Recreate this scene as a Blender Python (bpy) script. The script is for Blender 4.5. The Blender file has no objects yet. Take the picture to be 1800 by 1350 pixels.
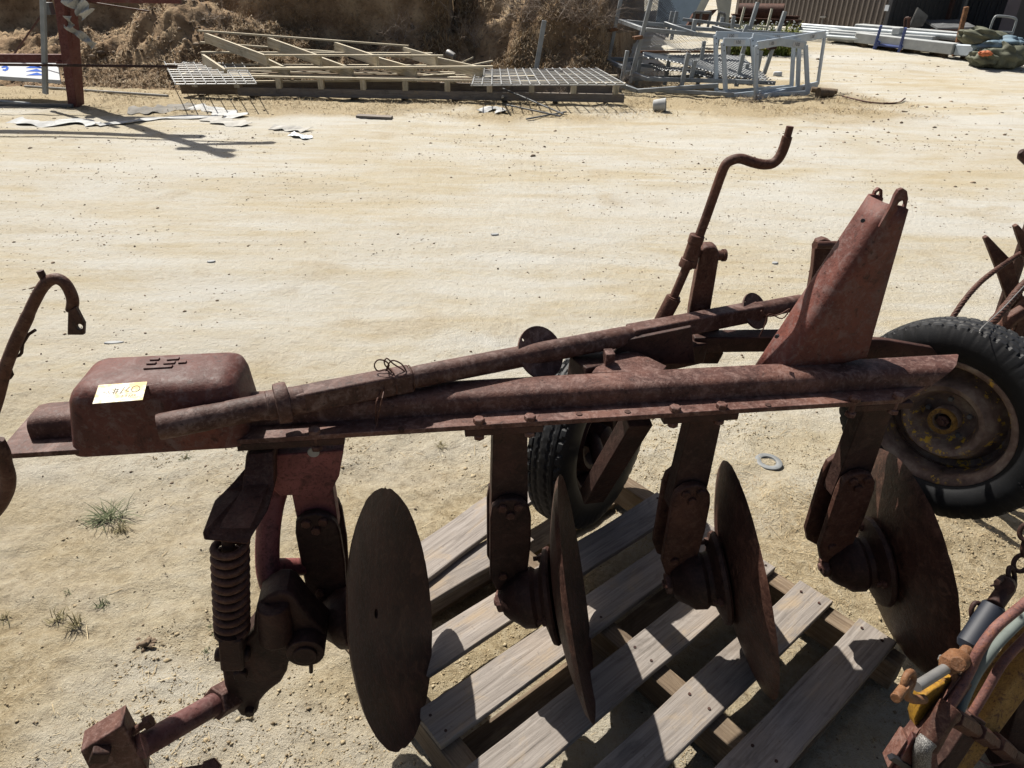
import bpy, bmesh, math, random
import numpy as np
from mathutils import Vector, Matrix

R = math.radians
rng = np.random.default_rng(7)
random.seed(7)
SC = bpy.context.scene
COL = SC.collection

# ------------------------------------------------------------------ camera, sky, sun, exposure
CAM_Z, PITCH, ROLL, FPX = 1.731, R(30.344), R(1.0), 1200.0
cd = bpy.data.cameras.new('camera')
cam = bpy.data.objects.new('camera', cd)
COL.objects.link(cam)
cd.sensor_width = 36.0
cd.lens = 36.0 * FPX / 1800.0
cd.clip_start = 0.05
cd.clip_end = 600
_f = Vector((0, math.cos(PITCH), -math.sin(PITCH)))
_u0 = Vector((0, math.sin(PITCH), math.cos(PITCH)))
_r0 = Vector((1, 0, 0))
_r = _r0 * math.cos(ROLL) + _u0 * math.sin(ROLL)
_u = -_r0 * math.sin(ROLL) + _u0 * math.cos(ROLL)
mw = Matrix((_r, _u, -_f)).transposed().to_4x4()
mw.translation = Vector((0, 0, CAM_Z))
cam.matrix_world = mw
SC.camera = cam

SUN_ELEV = R(52.5)
SUN_AZ = R(-39.0)           # measured clockwise from +Y: behind the yard, to the left
world = bpy.data.worlds.new('World')
SC.world = world
world.use_nodes = True
wn = world.node_tree
bg = wn.nodes['Background']
sky = wn.nodes.new('ShaderNodeTexSky')
sky.sky_type = 'NISHITA'
sky.sun_disc = False
sky.sun_elevation = SUN_ELEV
sky.sun_rotation = SUN_AZ % (2 * math.pi)
sky.altitude = 50
sky.dust_density = 4.0
sky.ozone_density = 0.6
wn.links.new(sky.outputs[0], bg.inputs['Color'])
bg.inputs['Strength'].default_value = 0.05
sl = bpy.data.lights.new('sun', 'SUN')
sl.energy = 5.0
sl.angle = R(0.5)
sl.color = (1.0, 0.95, 0.87)
sun = bpy.data.objects.new('sun', sl)
COL.objects.link(sun)
sdir = Vector((math.sin(SUN_AZ) * math.cos(SUN_ELEV), math.cos(SUN_AZ) * math.cos(SUN_ELEV), math.sin(SUN_ELEV)))
sun.rotation_euler = sdir.to_track_quat('Z', 'Y').to_euler()
sun.location = sdir * 30
SC.view_settings.view_transform = 'Standard'
SC.view_settings.look = 'None'
SC.view_settings.exposure = 0.95
SC.view_settings.gamma = 1.0
SC.view_settings.use_curve_mapping = False

# ------------------------------------------------------------------ survey helpers: where a sight line meets a plane of the yard
def ray(px, py):
    u = (px - 900) / FPX; v = -(py - 675) / FPX
    return _f + _r * u + _u * v
C0 = Vector((0, 0, CAM_Z))
def Zp(px, py, z=0.0):
    d = ray(px, py); return C0 + d * ((z - CAM_Z) / d.z)
def Yp(px, py, y):
    d = ray(px, py); return C0 + d * (y / d.y)
BO = Vector((-0.1, 1.217, 0)); BA = R(8.1)              # the plough beam line on plan
BB = Vector((math.cos(BA), math.sin(BA), 0)); BN = Vector((-math.sin(BA), math.cos(BA), 0))
def W(s, t, z): return BO + BB * s + BN * t + Vector((0, 0, z))
def Pl(px, py, t=0.0):
    d = ray(px, py); k = ((BO - C0).dot(BN) + t) / d.dot(BN); return C0 + d * k

# ------------------------------------------------------------------ noise
def _hash(ix, iy, seed):
    h = (ix.astype(np.int64) * 374761393 + iy.astype(np.int64) * 668265263 + seed * 1442695041) & 0xffffffff
    h = ((h ^ (h >> 13)) * 1274126177) & 0xffffffff
    return ((h ^ (h >> 16)) & 0xffffff) / float(0xffffff)
def vnoise(x, y, seed=0):
    x = np.asarray(x, float); y = np.asarray(y, float)
    ix = np.floor(x); iy = np.floor(y); fx = x - ix; fy = y - iy
    fx = fx * fx * (3 - 2 * fx); fy = fy * fy * (3 - 2 * fy)
    a = _hash(ix, iy, seed); b = _hash(ix + 1, iy, seed); c = _hash(ix, iy + 1, seed); d = _hash(ix + 1, iy + 1, seed)
    return (a + (b - a) * fx) * (1 - fy) + (c + (d - c) * fx) * fy - 0.5
def fbm(x, y, o=4, seed=0):
    s = 0; a = 1.0
    for i in range(o):
        s = s + a * vnoise(x * 2 ** i + 17.3 * i, y * 2 ** i - 9.1 * i, seed + i); a *= 0.5
    return s

# ------------------------------------------------------------------ materials
class NT:
    def __init__(s, name):
        s.m = bpy.data.materials.new(name); s.m.use_nodes = True
        s.t = s.m.node_tree; s.b = s.t.nodes['Principled BSDF']
        s.co = s.t.nodes.new('ShaderNodeTexCoord').outputs['Object']
    def n(s, ty, **k):
        x = s.t.nodes.new(ty)
        for a, v in k.items(): setattr(x, a, v)
        return x
    def l(s, a, b): s.t.links.new(a, b)
    def map(s, scale=(1, 1, 1), rot=(0, 0, 0), rnd=False):
        m = s.n('ShaderNodeMapping'); s.l(s.co, m.inputs[0]); m.inputs['Scale'].default_value = scale; m.inputs['Rotation'].default_value = rot
        if rnd:
            oi = s.n('ShaderNodeObjectInfo'); mu = s.n('ShaderNodeMath', operation='MULTIPLY'); s.l(oi.outputs['Random'], mu.inputs[0]); mu.inputs[1].default_value = 37.0
            s.l(mu.outputs[0], m.inputs['Location'])
        return m.outputs[0]
    def noise(s, scale, detail=4, rough=0.55, vec=None, dist=0.0):
        x = s.n('ShaderNodeTexNoise'); s.l(vec if vec is not None else s.co, x.inputs['Vector'])
        x.inputs['Scale'].default_value = scale; x.inputs['Detail'].default_value = detail; x.inputs['Roughness'].default_value = rough; x.inputs['Distortion'].default_value = dist
        return x.outputs['Fac']
    def ramp(s, fac, stops):
        x = s.n('ShaderNodeValToRGB'); s.l(fac, x.inputs[0]); e = x.color_ramp.elements
        while len(e) < len(stops): e.new(0.5)
        for i, (p, c) in enumerate(stops):
            e[i].position = p; e[i].color = (*c, 1) if not isinstance(c, (int, float)) else (c, c, c, 1)
        return x.outputs[0]
    def mix(s, fac, a, b, mode='MIX'):
        x = s.n('ShaderNodeMix', data_type='RGBA', blend_type=mode)
        if isinstance(fac, (int, float)): x.inputs[0].default_value = fac
        else: s.l(fac, x.inputs[0])
        for i, v in ((6, a), (7, b)):
            if isinstance(v, tuple): x.inputs[i].default_value = (*v, 1)
            else: s.l(v, x.inputs[i])
        return x.outputs[2]
    def add(s, a, b, wb=1.0):
        mu = s.n('ShaderNodeMath', operation='MULTIPLY_ADD'); s.l(b, mu.inputs[0]); mu.inputs[1].default_value = wb; s.l(a, mu.inputs[2]); return mu.outputs[0]
    def col(s, c, k=0.66):
        if isinstance(c, tuple): s.b.inputs['Base Color'].default_value = (*[v * k for v in c], 1)
        else: s.l(s.mix(1.0, c, (k, k, k), 'MULTIPLY') if k != 1 else c, s.b.inputs['Base Color'])
    def rough(s, r):
        if isinstance(r, (int, float)): s.b.inputs['Roughness'].default_value = r
        else: s.l(r, s.b.inputs['Roughness'])
    def bump(s, h, strength=0.4, dist=0.004):
        x = s.n('ShaderNodeBump'); s.l(h, x.inputs['Height']); x.inputs['Strength'].default_value = strength; x.inputs['Distance'].default_value = dist
        s.l(x.outputs[0], s.b.inputs['Normal'])
    def spec(s, v): s.b.inputs['Specular IOR Level'].default_value = v

def rust(name, dark, mid, hi, speck=(0.27, 0.19, 0.17), amt=0.5, sc=1.0, ro=(0.5, 0.75), sp=0.22):
    t = NT(name)
    big = t.noise(6 * sc, 7, 0.68, dist=0.4); fine = t.noise(110 * sc, 5, 0.65); mid_n = t.noise(30 * sc, 6, 0.7, dist=0.8); pit = t.noise(240, 3, 0.6)
    c = t.ramp(big, [(0.32, dark), (0.50, mid), (0.66, hi)])
    c = t.mix(t.ramp(mid_n, [(0.50, 0.0), (0.66, amt)]), c, speck)
    c = t.mix(t.ramp(fine, [(0.54, 0.0), (0.68, amt * 0.9)]), c, speck)
    c = t.mix(t.ramp(mid_n, [(0.30, 0.8), (0.42, 0.0)]), c, tuple(0.45 * v for v in dark))
    c = t.mix(t.ramp(fine, [(0.32, 0.7), (0.43, 0.0)]), c, tuple(0.35 * v for v in dark))
    t.col(c); t.rough(t.ramp(fine, [(0.3, ro[0]), (0.7, ro[1])])); t.spec(sp)
    t.bump(t.add(t.add(fine, mid_n, 1.0), pit, 0.4), 0.55, 0.0022)
    return t.m

M = {}
M['rust'] = rust('rust_beam', (0.052, 0.023, 0.018), (0.098, 0.043, 0.033), (0.158, 0.072, 0.052), speck=(0.270, 0.175, 0.150), amt=0.6)
M['rust_box'] = rust('rust_cover', (0.075, 0.028, 0.022), (0.128, 0.043, 0.033), (0.195, 0.062, 0.043), speck=(0.20, 0.145, 0.135), amt=0.6, sc=0.8)
M['rust_red'] = rust('rust_red_shaft', (0.085, 0.035, 0.032), (0.130, 0.052, 0.048), (0.180, 0.081, 0.074), speck=(0.220, 0.140, 0.130), amt=0.5)
M['rust_shaft'] = rust('rust_shaft', (0.048, 0.022, 0.017), (0.092, 0.044, 0.034), (0.138, 0.068, 0.050), speck=(0.25, 0.175, 0.155), amt=0.55)
M['rust_dark'] = rust('rust_dark', (0.022, 0.0105, 0.0085), (0.044, 0.0195, 0.0150), (0.082, 0.034, 0.025), speck=(0.115, 0.066, 0.050), amt=0.4)  # dark greasy rust, taken darker still for parts that stand in shade
M['rust_orange'] = rust('rust_orange', (0.110, 0.049, 0.023), (0.200, 0.090, 0.040), (0.280, 0.139, 0.063), speck=(0.270, 0.170, 0.110), amt=0.5, sc=2.2)
M['rust_brown'] = rust('rust_brown', (0.048, 0.019, 0.013), (0.090, 0.036, 0.024), (0.14, 0.060, 0.040), speck=(0.21, 0.125, 0.09), amt=0.45, sc=1.6)
M['red_paint'] = rust('faded_red_paint', (0.16, 0.050, 0.046), (0.27, 0.085, 0.080), (0.33, 0.115, 0.108), speck=(0.05, 0.022, 0.018), amt=0.75, ro=(0.45, 0.7), sp=0.25)
M['red_far'] = rust('red_oxide', (0.100, 0.032, 0.028), (0.150, 0.049, 0.042), (0.190, 0.070, 0.057), amt=0.3, sc=0.3, sp=0.2)
M['disc'] = rust('disc_steel', (0.022, 0.0105, 0.008), (0.046, 0.0205, 0.015), (0.088, 0.039, 0.028), speck=(0.16, 0.082, 0.057), amt=0.55, sc=1.0, ro=(0.42, 0.65), sp=0.2)  # rust of the discs, with their shade put into the colour

def rubber(name='rubber'):
    t = NT(name); a = t.noise(14, 5); f = t.noise(160, 3)
    c = t.ramp(a, [(0.3, (0.008, 0.008, 0.009)), (0.7, (0.018, 0.019, 0.021))])
    c = t.mix(t.ramp(f, [(0.62, 0.0), (0.76, 0.30)]), c, (0.08, 0.076, 0.07))
    t.col(c); t.rough(0.6); t.spec(0.25); t.bump(f, 0.2, 0.001); return t.m
M['rubber'] = rubber()

def rim_mat():
    t = NT('rim_lichen'); a = t.noise(16, 5, 0.65); f = t.noise(40, 4, 0.7); g = t.noise(9, 3)
    c = t.ramp(a, [(0.3, (0.05, 0.032, 0.024)), (0.5, (0.16, 0.105, 0.08)), (0.72, (0.30, 0.24, 0.18))])
    k = t.n('ShaderNodeMath', operation='MULTIPLY'); t.l(t.ramp(f, [(0.56, 0.0), (0.61, 1.0)]), k.inputs[0]); t.l(t.ramp(g, [(0.51, 0.0), (0.58, 1.0)]), k.inputs[1])
    c = t.mix(k.outputs[0], c, (0.60, 0.36, 0.03))
    t.col(c, 1); t.rough(0.75); t.bump(f, 0.4, 0.002); return t.m
M['rim'] = rim_mat()

def wood(name, a, b, c_, warm=0.25, gs=1.0, k=0.7):
    t = NT(name)
    v = t.map((1.2 * gs, 26 * gs, 26 * gs), rnd=True); g = t.noise(3.0, 6, 0.62, vec=v, dist=1.2)
    v2 = t.map((3 * gs, 90 * gs, 90 * gs), rnd=True); g2 = t.noise(2.0, 3, 0.6, vec=v2)
    bl = t.noise(3.0, 4, vec=t.map((1, 1, 1), rnd=True))
    c = t.ramp(g, [(0.28, a), (0.5, b), (0.74, c_)])
    c = t.mix(t.ramp(bl, [(0.5, 0.0), (0.75, warm)]), c, (0.42, 0.30, 0.19))
    c = t.mix(t.ramp(g2, [(0.25, 0.6), (0.40, 0.0)]), c, tuple(0.4 * q for q in a))
    oi = t.n('ShaderNodeObjectInfo'); c = t.mix(1.0, c, t.ramp(oi.outputs['Random'], [(0.0, 0.80), (1.0, 1.1)]), 'MULTIPLY')
    st = t.noise(5.0, 6, 0.7, vec=t.map((1, 2.5, 1), rnd=True), dist=0.6); c = t.mix(t.ramp(st, [(0.54, 0.0), (0.70, warm * 2.2)]), c, (0.40, 0.30, 0.185)); c = t.mix(t.ramp(st, [(0.30, 0.55), (0.44, 0.0)]), c, tuple(0.45 * q for q in a))
    pt = t.noise(70, 4, 0.7); c = t.mix(t.ramp(pt, [(0.28, 0.5), (0.38, 0.0)]), c, tuple(0.3 * q for q in a))
    t.col(c, k); t.rough(0.85); t.spec(0.2); t.bump(t.add(t.add(g, g2, 0.7), pt, 0.4), 0.6, 0.003); return t.m
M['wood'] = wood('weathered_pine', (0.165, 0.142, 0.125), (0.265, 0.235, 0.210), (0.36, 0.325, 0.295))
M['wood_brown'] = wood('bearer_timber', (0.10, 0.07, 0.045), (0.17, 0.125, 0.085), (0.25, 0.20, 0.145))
M['wood_pale'] = wood('formwork_timber', (0.26, 0.22, 0.16), (0.42, 0.38, 0.29), (0.55, 0.50, 0.40), gs=0.4, k=0.95)

def galv(name, base, var=0.25, ro=0.45, metal=0.0, sp=0.5):
    t = NT(name); a = t.noise(5, 4); f = t.noise(60, 3)
    c = t.ramp(a, [(0.3, tuple(v * (1 - var) for v in base)), (0.7, tuple(min(1, v * (1 + var)) for v in base))])
    c = t.mix(t.ramp(f, [(0.6, 0.0), (0.75, 0.4)]), c, tuple(0.5 * v for v in base))
    t.col(c, 0.72); t.rough(ro); t.spec(sp); t.b.inputs['Metallic'].default_value = metal; t.bump(f, 0.1, 0.001); return t.m
M['galv'] = galv('galvanised_dull', (0.25, 0.27, 0.28))
M['galv_blue'] = galv('galvanised_frame', (0.47, 0.54, 0.61), 0.12)
M['galv_bright'] = galv('galvanised_bright', (0.55, 0.60, 0.62), 0.12, 0.35)
M['concrete'] = galv('precast_concrete', (0.42, 0.44, 0.44), 0.15, 0.8)
M['steel_bar'] = galv('mesh_bar', (0.42, 0.43, 0.43), 0.2, 0.4)
M['grey_dark'] = galv('grey_dark_steel', (0.10, 0.105, 0.11), 0.3, 0.5)
M['grey_mid'] = galv('grey_mid_steel', (0.20, 0.21, 0.21), 0.3, 0.6)
M['blue'] = galv('blue_paint', (0.03, 0.06, 0.22), 0.2, 0.5)
M['navy'] = galv('navy_plastic', (0.007, 0.011, 0.022), 0.3, 0.6)
M['yellow'] = rust('worn_yellow_paint', (0.24, 0.12, 0.02), (0.40, 0.215, 0.022), (0.48, 0.28, 0.04), speck=(0.12, 0.055, 0.03), amt=1.0, sc=1.5)
M['yellow_worn'] = rust('rusted_yellow_paint', (0.22, 0.12, 0.03), (0.36, 0.20, 0.05), (0.45, 0.27, 0.08), speck=(0.10, 0.045, 0.03), amt=0.95, sc=1.8)
M['hose_green'] = galv('hose_grey_green', (0.14, 0.165, 0.15), 0.4, 0.85)
M['hose_rust'] = rust('hose_rusty', (0.11, 0.05, 0.045), (0.18, 0.085, 0.075), (0.24, 0.12, 0.10), speck=(0.35, 0.14, 0.07), amt=0.5, sc=2)
M['zinc'] = galv('zinc_rod', (0.24, 0.235, 0.225), 0.45, 0.5, 0.3)
def braid_mat():
    t = NT('hose_braid'); v = t.n('ShaderNodeTexVoronoi'); t.l(t.co, v.inputs['Vector']); v.inputs['Scale'].default_value = 420
    c = t.ramp(v.outputs['Distance'], [(0.1, (0.42, 0.41, 0.38)), (0.55, (0.09, 0.085, 0.08))]); t.col(c); t.rough(0.6); t.bump(v.outputs['Distance'], 0.6, 0.001); return t.m
M['braid'] = braid_mat()
M['white'] = galv('white_paint', (0.58, 0.60, 0.62), 0.06, 0.8, sp=0.1)
M['sign_blue'] = galv('sign_blue', (0.06, 0.14, 0.50), 0.05, 0.9, sp=0.05)
M['plastic'] = galv('white_plastic', (0.47, 0.475, 0.465), 0.25, 0.85, sp=0.1)
M['scrap'] = galv('scrap_sheet', (0.40, 0.39, 0.36), 0.3, 0.85, sp=0.1)
M['scrap_dark'] = galv('scrap_underside', (0.22, 0.21, 0.19), 0.3, 0.85, sp=0.1)
M['black'] = galv('black_ink_and_hole', (0.02, 0.02, 0.024), 0.1, 0.6)  # ink, and the darkness of holes given as colour
M['cladding'] = galv('brown_cladding', (0.16, 0.132, 0.112), 0.06, 0.55)
M['cladding_dark'] = galv('dark_bay_cladding', (0.030, 0.030, 0.033), 0.15, 0.55)  # dark colour stands in for the shade inside the open bay
M['purple'] = galv('purple_grey_panel', (0.10, 0.085, 0.10), 0.1, 0.6)
M['panel_blue'] = galv('pale_blue_panel', (0.45, 0.55, 0.62), 0.08, 0.6)
M['panel_cream'] = galv('cream_panel', (0.55, 0.52, 0.44), 0.12, 0.7)
M['tarp_green'] = galv('green_canvas', (0.11, 0.115, 0.075), 0.35, 0.8)
M['tarp_blue'] = galv('blue_canvas', (0.16, 0.24, 0.30), 0.25, 0.7)
M['orange'] = galv('orange_cloth', (0.50, 0.14, 0.05), 0.2, 0.8)
M['stone'] = galv('grey_stone', (0.33, 0.34, 0.34), 0.2, 0.8)
M['web'] = galv('cobweb', (0.5, 0.5, 0.46), 0.1, 0.9)

def sand_mat():
    t = NT('yard_sand')
    st = t.map((0.55, 1.5, 1.0), (0, 0, R(14)))
    big = t.noise(0.42, 7, 0.66, vec=st, dist=1.0)
    mid = t.noise(2.3, 7, 0.68, vec=st, dist=0.6)
    fine = t.noise(26, 7, 0.72); tiny = t.noise(190, 4, 0.7); speck = t.noise(75, 2, 0.5)
    c = t.ramp(big, [(0.36, (0.485, 0.405, 0.262)), (0.47, (0.525, 0.462, 0.330)), (0.54, (0.560, 0.530, 0.450)), (0.64, (0.59, 0.58, 0.535))])
    c2 = t.ramp(mid, [(0.32, (0.43, 0.365, 0.245)), (0.46, (0.51, 0.455, 0.335)), (0.60, (0.57, 0.545, 0.47))])
    c = t.mix(0.5, c, c2)
    trk = t.noise(1.0, 5, 0.6, vec=t.map((0.10, 2.6, 1.0), (0, 0, R(-9))), dist=0.5)
    c = t.mix(t.ramp(trk, [(0.46, 0.0), (0.60, 0.30)]), c, (0.60, 0.585, 0.54)); c = t.mix(t.ramp(trk, [(0.34, 0.22), (0.46, 0.0)]), c, (0.45, 0.375, 0.25))
    c = t.mix(t.ramp(fine, [(0.30, 0.55), (0.47, 0.0)]), c, (0.34, 0.265, 0.165))
    c = t.mix(t.ramp(fine, [(0.55, 0.0), (0.75, 0.35)]), c, (0.60, 0.55, 0.43))
    c = t.mix(t.ramp(speck, [(0.24, 0.7), (0.30, 0.0)]), c, (0.20, 0.15, 0.10))
    c = t.mix(t.ramp(tiny, [(0.32, 0.30), (0.45, 0.0)]), c, (0.34, 0.26, 0.16))
    br = t.noise(0.33, 6, 0.62, vec=t.map((0.55, 1.7, 1.0), (0, 0, R(-13))), dist=1.4); brf = t.noise(3.2, 6, 0.72, vec=st)
    c = t.mix(t.ramp(t.add(br, brf, 0.35), [(0.64, 0.0), (0.80, 0.6)]), c, (0.60, 0.59, 0.545)); c = t.mix(t.ramp(t.add(br, brf, 0.35), [(0.50, 0.4), (0.62, 0.0)]), c, (0.505, 0.425, 0.28))
    at = t.n('ShaderNodeAttribute', attribute_name='tone'); grit = t.noise(62, 6, 0.78)
    dn = t.ramp(fine, [(0.34, (0.25, 0.19, 0.105)), (0.50, (0.41, 0.33, 0.200)), (0.66, (0.52, 0.445, 0.305))])
    dn = t.mix(t.ramp(grit, [(0.36, 0.60), (0.46, 0.0)]), dn, (0.20, 0.145, 0.085)); dn = t.mix(t.ramp(grit, [(0.54, 0.0), (0.66, 0.6)]), dn, (0.50, 0.44, 0.32))  # grit tones: dark grains, plus small crumb shadows put into the colour
    c = t.mix(t.ramp(at.outputs['Fac'], [(0.12, 0.0), (0.75, 0.9)]), c, dn)
    t.col(c); t.rough(0.95); t.spec(0.1)
    t.bump(t.add(t.add(t.add(fine, tiny, 0.5), mid, 1.0), t.noise(9, 6, 0.7), 1.3), 0.75, 0.014) if False else t.bump(t.add(t.add(t.add(t.add(fine, tiny, 0.5), mid, 1.0), t.noise(9, 6, 0.7), 1.3), grit, 0.8), 0.9, 0.016)
    return t.m
M['sand'] = sand_mat()

def soil_mat():
    t = NT('bank_soil'); a = t.noise(1.6, 6, 0.65); f = t.noise(14, 6, 0.7)
    c = t.ramp(a, [(0.32, (0.14, 0.086, 0.048)), (0.5, (0.27, 0.185, 0.11)), (0.68, (0.42, 0.315, 0.195))])
    c = t.mix(t.ramp(f, [(0.30, 0.7), (0.48, 0.0)]), c, (0.06, 0.04, 0.025))
    c = t.mix(t.ramp(f, [(0.56, 0.0), (0.75, 0.5)]), c, (0.36, 0.27, 0.17))
    t.col(c, 0.85); t.rough(0.95); t.spec(0.1); t.bump(t.add(f, a, 1.0), 0.9, 0.05); return t.m
M['soil'] = soil_mat()

def attr_mat(name, lo, mid, hi, ro=0.85):
    t = NT(name); at = t.n('ShaderNodeAttribute', attribute_name='tone')
    t.col(t.ramp(at.outputs['Fac'], [(0.0, lo), (0.5, mid), (1.0, hi)]), 0.85); t.rough(ro); t.spec(0.2); return t.m
M['straw'] = attr_mat('dry_straw', (0.15, 0.095, 0.055), (0.40, 0.30, 0.185), (0.62, 0.52, 0.37))
M['straw_pale'] = attr_mat('pale_straw', (0.20, 0.14, 0.075), (0.36, 0.28, 0.16), (0.50, 0.42, 0.28))
M['twig'] = attr_mat('grey_twig', (0.13, 0.09, 0.065), (0.24, 0.19, 0.15), (0.38, 0.33, 0.28))
M['green'] = attr_mat('green_blade', (0.035, 0.05, 0.02), (0.075, 0.09, 0.042), (0.21, 0.21, 0.13))
M['green_brown'] = attr_mat('half_dry_blade', (0.09, 0.08, 0.04), (0.16, 0.14, 0.07), (0.28, 0.23, 0.13))
M['leaf'] = attr_mat('weed_leaf', (0.05, 0.08, 0.02), (0.13, 0.16, 0.035), (0.30, 0.27, 0.06))
M['pebble'] = attr_mat('pebble', (0.07, 0.052, 0.038), (0.17, 0.125, 0.085), (0.34, 0.27, 0.19))
M['crumb'] = attr_mat('sand_crumb', (0.17, 0.125, 0.075), (0.33, 0.265, 0.165), (0.46, 0.395, 0.27))

def tag_paper():
    t = NT('paper_tag'); a = t.noise(40, 4, 0.7); sx = t.n('ShaderNodeSeparateXYZ')
    c = t.mix(t.ramp(t.noise(22, 5, 0.7), [(0.42, 0.0), (0.56, 0.9)]), (0.70, 0.69, 0.63), (0.62, 0.42, 0.07))
    t.col(c); t.rough(0.6); return t.m
M['paper'] = tag_paper()

# ------------------------------------------------------------------ objects and mesh builders
ORG = {}
def props(o, label=None, cat=None, group=None, kind=None):
    if label: o['label'] = label
    if cat: o['category'] = cat
    if group: o['group'] = group
    if kind: o['kind'] = kind
    return o
def thing(name, label, cat, loc, group=None):
    o = bpy.data.objects.new(name, None); COL.objects.link(o); o.empty_display_size = 0.1
    o.location = loc; ORG[o] = Vector(loc)
    return props(o, label, cat, group)
def frame_from(axis):
    a = Vector(axis).normalized()
    h = Vector((0, 0, 1)) if abs(a.z) < 0.95 else Vector((1, 0, 0))
    x = h.cross(a).normalized(); y = a.cross(x); return a, x, y

class MB:
    def __init__(s): s.v = []; s.f = []
    def add(s, vs, fs):
        o = len(s.v); s.v += [Vector(q) for q in vs]; s.f += [tuple(i + o for i in f) for f in fs]; return s
    def prism(s, pts, vec):
        n = len(pts); pts = [Vector(p) for p in pts]; vec = Vector(vec)
        nn = Vector((0, 0, 0))
        for i in range(n): nn += pts[i].cross(pts[(i + 1) % n])
        if nn.dot(vec) > 0: pts = pts[::-1]
        v = pts + [p + vec for p in pts]
        f = [tuple(range(n)), tuple(range(2 * n - 1, n - 1, -1))] + [((i + 1) % n, i, i + n, (i + 1) % n + n) for i in range(n)]
        return s.add(v, f)
    def box(s, c, ax, ay, az):
        c = Vector(c); ax, ay, az = Vector(ax), Vector(ay), Vector(az)
        if ax.cross(ay).dot(az) < 0: az = -az
        v = [c + ax * i + ay * j + az * k for k in (-1, 1) for j in (-1, 1) for i in (-1, 1)]
        return s.add(v, [(0, 2, 3, 1), (4, 5, 7, 6), (0, 1, 5, 4), (2, 6, 7, 3), (0, 4, 6, 2), (1, 3, 7, 5)])
    def bar(s, a, b, w, h, up=(0, 0, 1)):
        a, b = Vector(a), Vector(b); d = b - a; L = d.length; d.normalize(); up = Vector(up)
        x = up.cross(d)
        if x.length < 1e-4: x = Vector((1, 0, 0)).cross(d)
        x.normalize(); y = d.cross(x)
        return s.box((a + b) / 2, d * L / 2, x * w / 2, y * h / 2)
    def tube(s, pts, r, n=12, cap=True):
        pts = [Vector(p) for p in pts]; m = len(pts)
        if isinstance(r, (int, float)): r = [r] * m
        t0 = (pts[1] - pts[0]).normalized(); _, x, y = frame_from(t0); vs = []; fs = []
        for i in range(m):
            if i == 0: t = t0
            elif i == m - 1: t = (pts[i] - pts[i - 1]).normalized()
            else:
                t = (pts[i + 1] - pts[i]).normalized() + (pts[i] - pts[i - 1]).normalized()
                t = t.normalized() if t.length > 1e-6 else t0
            x = (x - t * x.dot(t)).normalized(); y = t.cross(x)
            for k in range(n):
                a = 2 * math.pi * k / n; vs.append(pts[i] + (x * math.cos(a) + y * math.sin(a)) * r[i])
        for i in range(m - 1):
            for k in range(n):
                k2 = (k + 1) % n; fs.append((i * n + k, i * n + k2, (i + 1) * n + k2, (i + 1) * n + k))
        if cap: fs.append(tuple(range(n - 1, -1, -1))); fs.append(tuple((m - 1) * n + k for k in range(n)))
        return s.add(vs, fs)
    def lathe(s, c, axis, prof, n=48, cap=False, start=0.0):
        a, x, y = frame_from(axis); c = Vector(c); vs = []; fs = []; m = len(prof)
        for (h, r) in prof:
            for k in range(n):
                q = 2 * math.pi * k / n + start; vs.append(c + a * h + (x * math.cos(q) + y * math.sin(q)) * r)
        for i in range(m - 1):
            for k in range(n):
                k2 = (k + 1) % n; fs.append((i * n + k, i * n + k2, (i + 1) * n + k2, (i + 1) * n + k))
        if cap: fs.append(tuple(range(n - 1, -1, -1))); fs.append(tuple((m - 1) * n + k for k in range(n)))
        return s.add(vs, fs)
    def cyl(s, a, b, r, n=16, r2=None):
        a, b = Vector(a), Vector(b); return s.tube([a, b], [r, r2 if r2 is not None else r], n)
    def hexbolt(s, c, axis, r=0.013, h=0.012, rot=0.3):
        a = Vector(axis).normalized()
        s.lathe(c, a, [(0, r), (h * 0.8, r), (h, r * 0.85)], 6, True, rot); return s
    def plate(s, outer, holes, thick):
        """flat plate with round holes: outer = coplanar points, holes = [(centre, radius)], thick = vector"""
        bm = bmesh.new(); outer = [Vector(p) for p in outer]; tv = Vector(thick); nn = tv.normalized(); _, x, y = frame_from(nn)
        def loop(ps):
            vv = [bm.verts.new(p) for p in ps]; return [bm.edges.new((vv[i], vv[(i + 1) % len(vv)])) for i in range(len(vv))]
        ed = loop(outer)
        for (c, r) in holes: ed += loop([Vector(c) + (x * math.cos(a) + y * math.sin(a)) * r for a in [2 * math.pi * k / 14 for k in range(14)]])
        res = bmesh.ops.triangle_fill(bm, edges=ed, use_beauty=True, use_dissolve=False)
        fs = [g for g in bm.faces]
        ex = bmesh.ops.extrude_face_region(bm, geom=fs)
        bmesh.ops.translate(bm, verts=[g for g in ex['geom'] if isinstance(g, bmesh.types.BMVert)], vec=tv)
        bmesh.ops.recalc_face_normals(bm, faces=bm.faces[:])
        bm.verts.index_update()
        s.add([v.co.copy() for v in bm.verts], [tuple(v.index for v in f.verts) for f in bm.faces]); bm.free(); return s
    def build(s, name, mat, parent=None, label=None, cat=None, group=None, kind=None, bevel=0.0, smooth=35, loc=None, seg=2, solid=0.0):
        if parent is not None: org = ORG[parent]
        elif loc is not None: org = Vector(loc)
        else:
            a = np.array([tuple(v) for v in s.v]); org = Vector(((a[:, 0].min() + a[:, 0].max()) / 2, (a[:, 1].min() + a[:, 1].max()) / 2, a[:, 2].min()))
        me = bpy.data.meshes.new(name); me.from_pydata([tuple(v - org) for v in s.v], [], s.f); me.update()
        o = bpy.data.objects.new(name, me); COL.objects.link(o); me.materials.append(M[mat])
        if parent is not None: o.parent = parent
        else: o.location = org
        ORG[o] = org
        if smooth:
            me.shade_smooth(); me.set_sharp_from_angle(angle=R(smooth))
        if solid: md = o.modifiers.new('solid', 'SOLIDIFY'); md.thickness = solid; md.offset = -1
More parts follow.
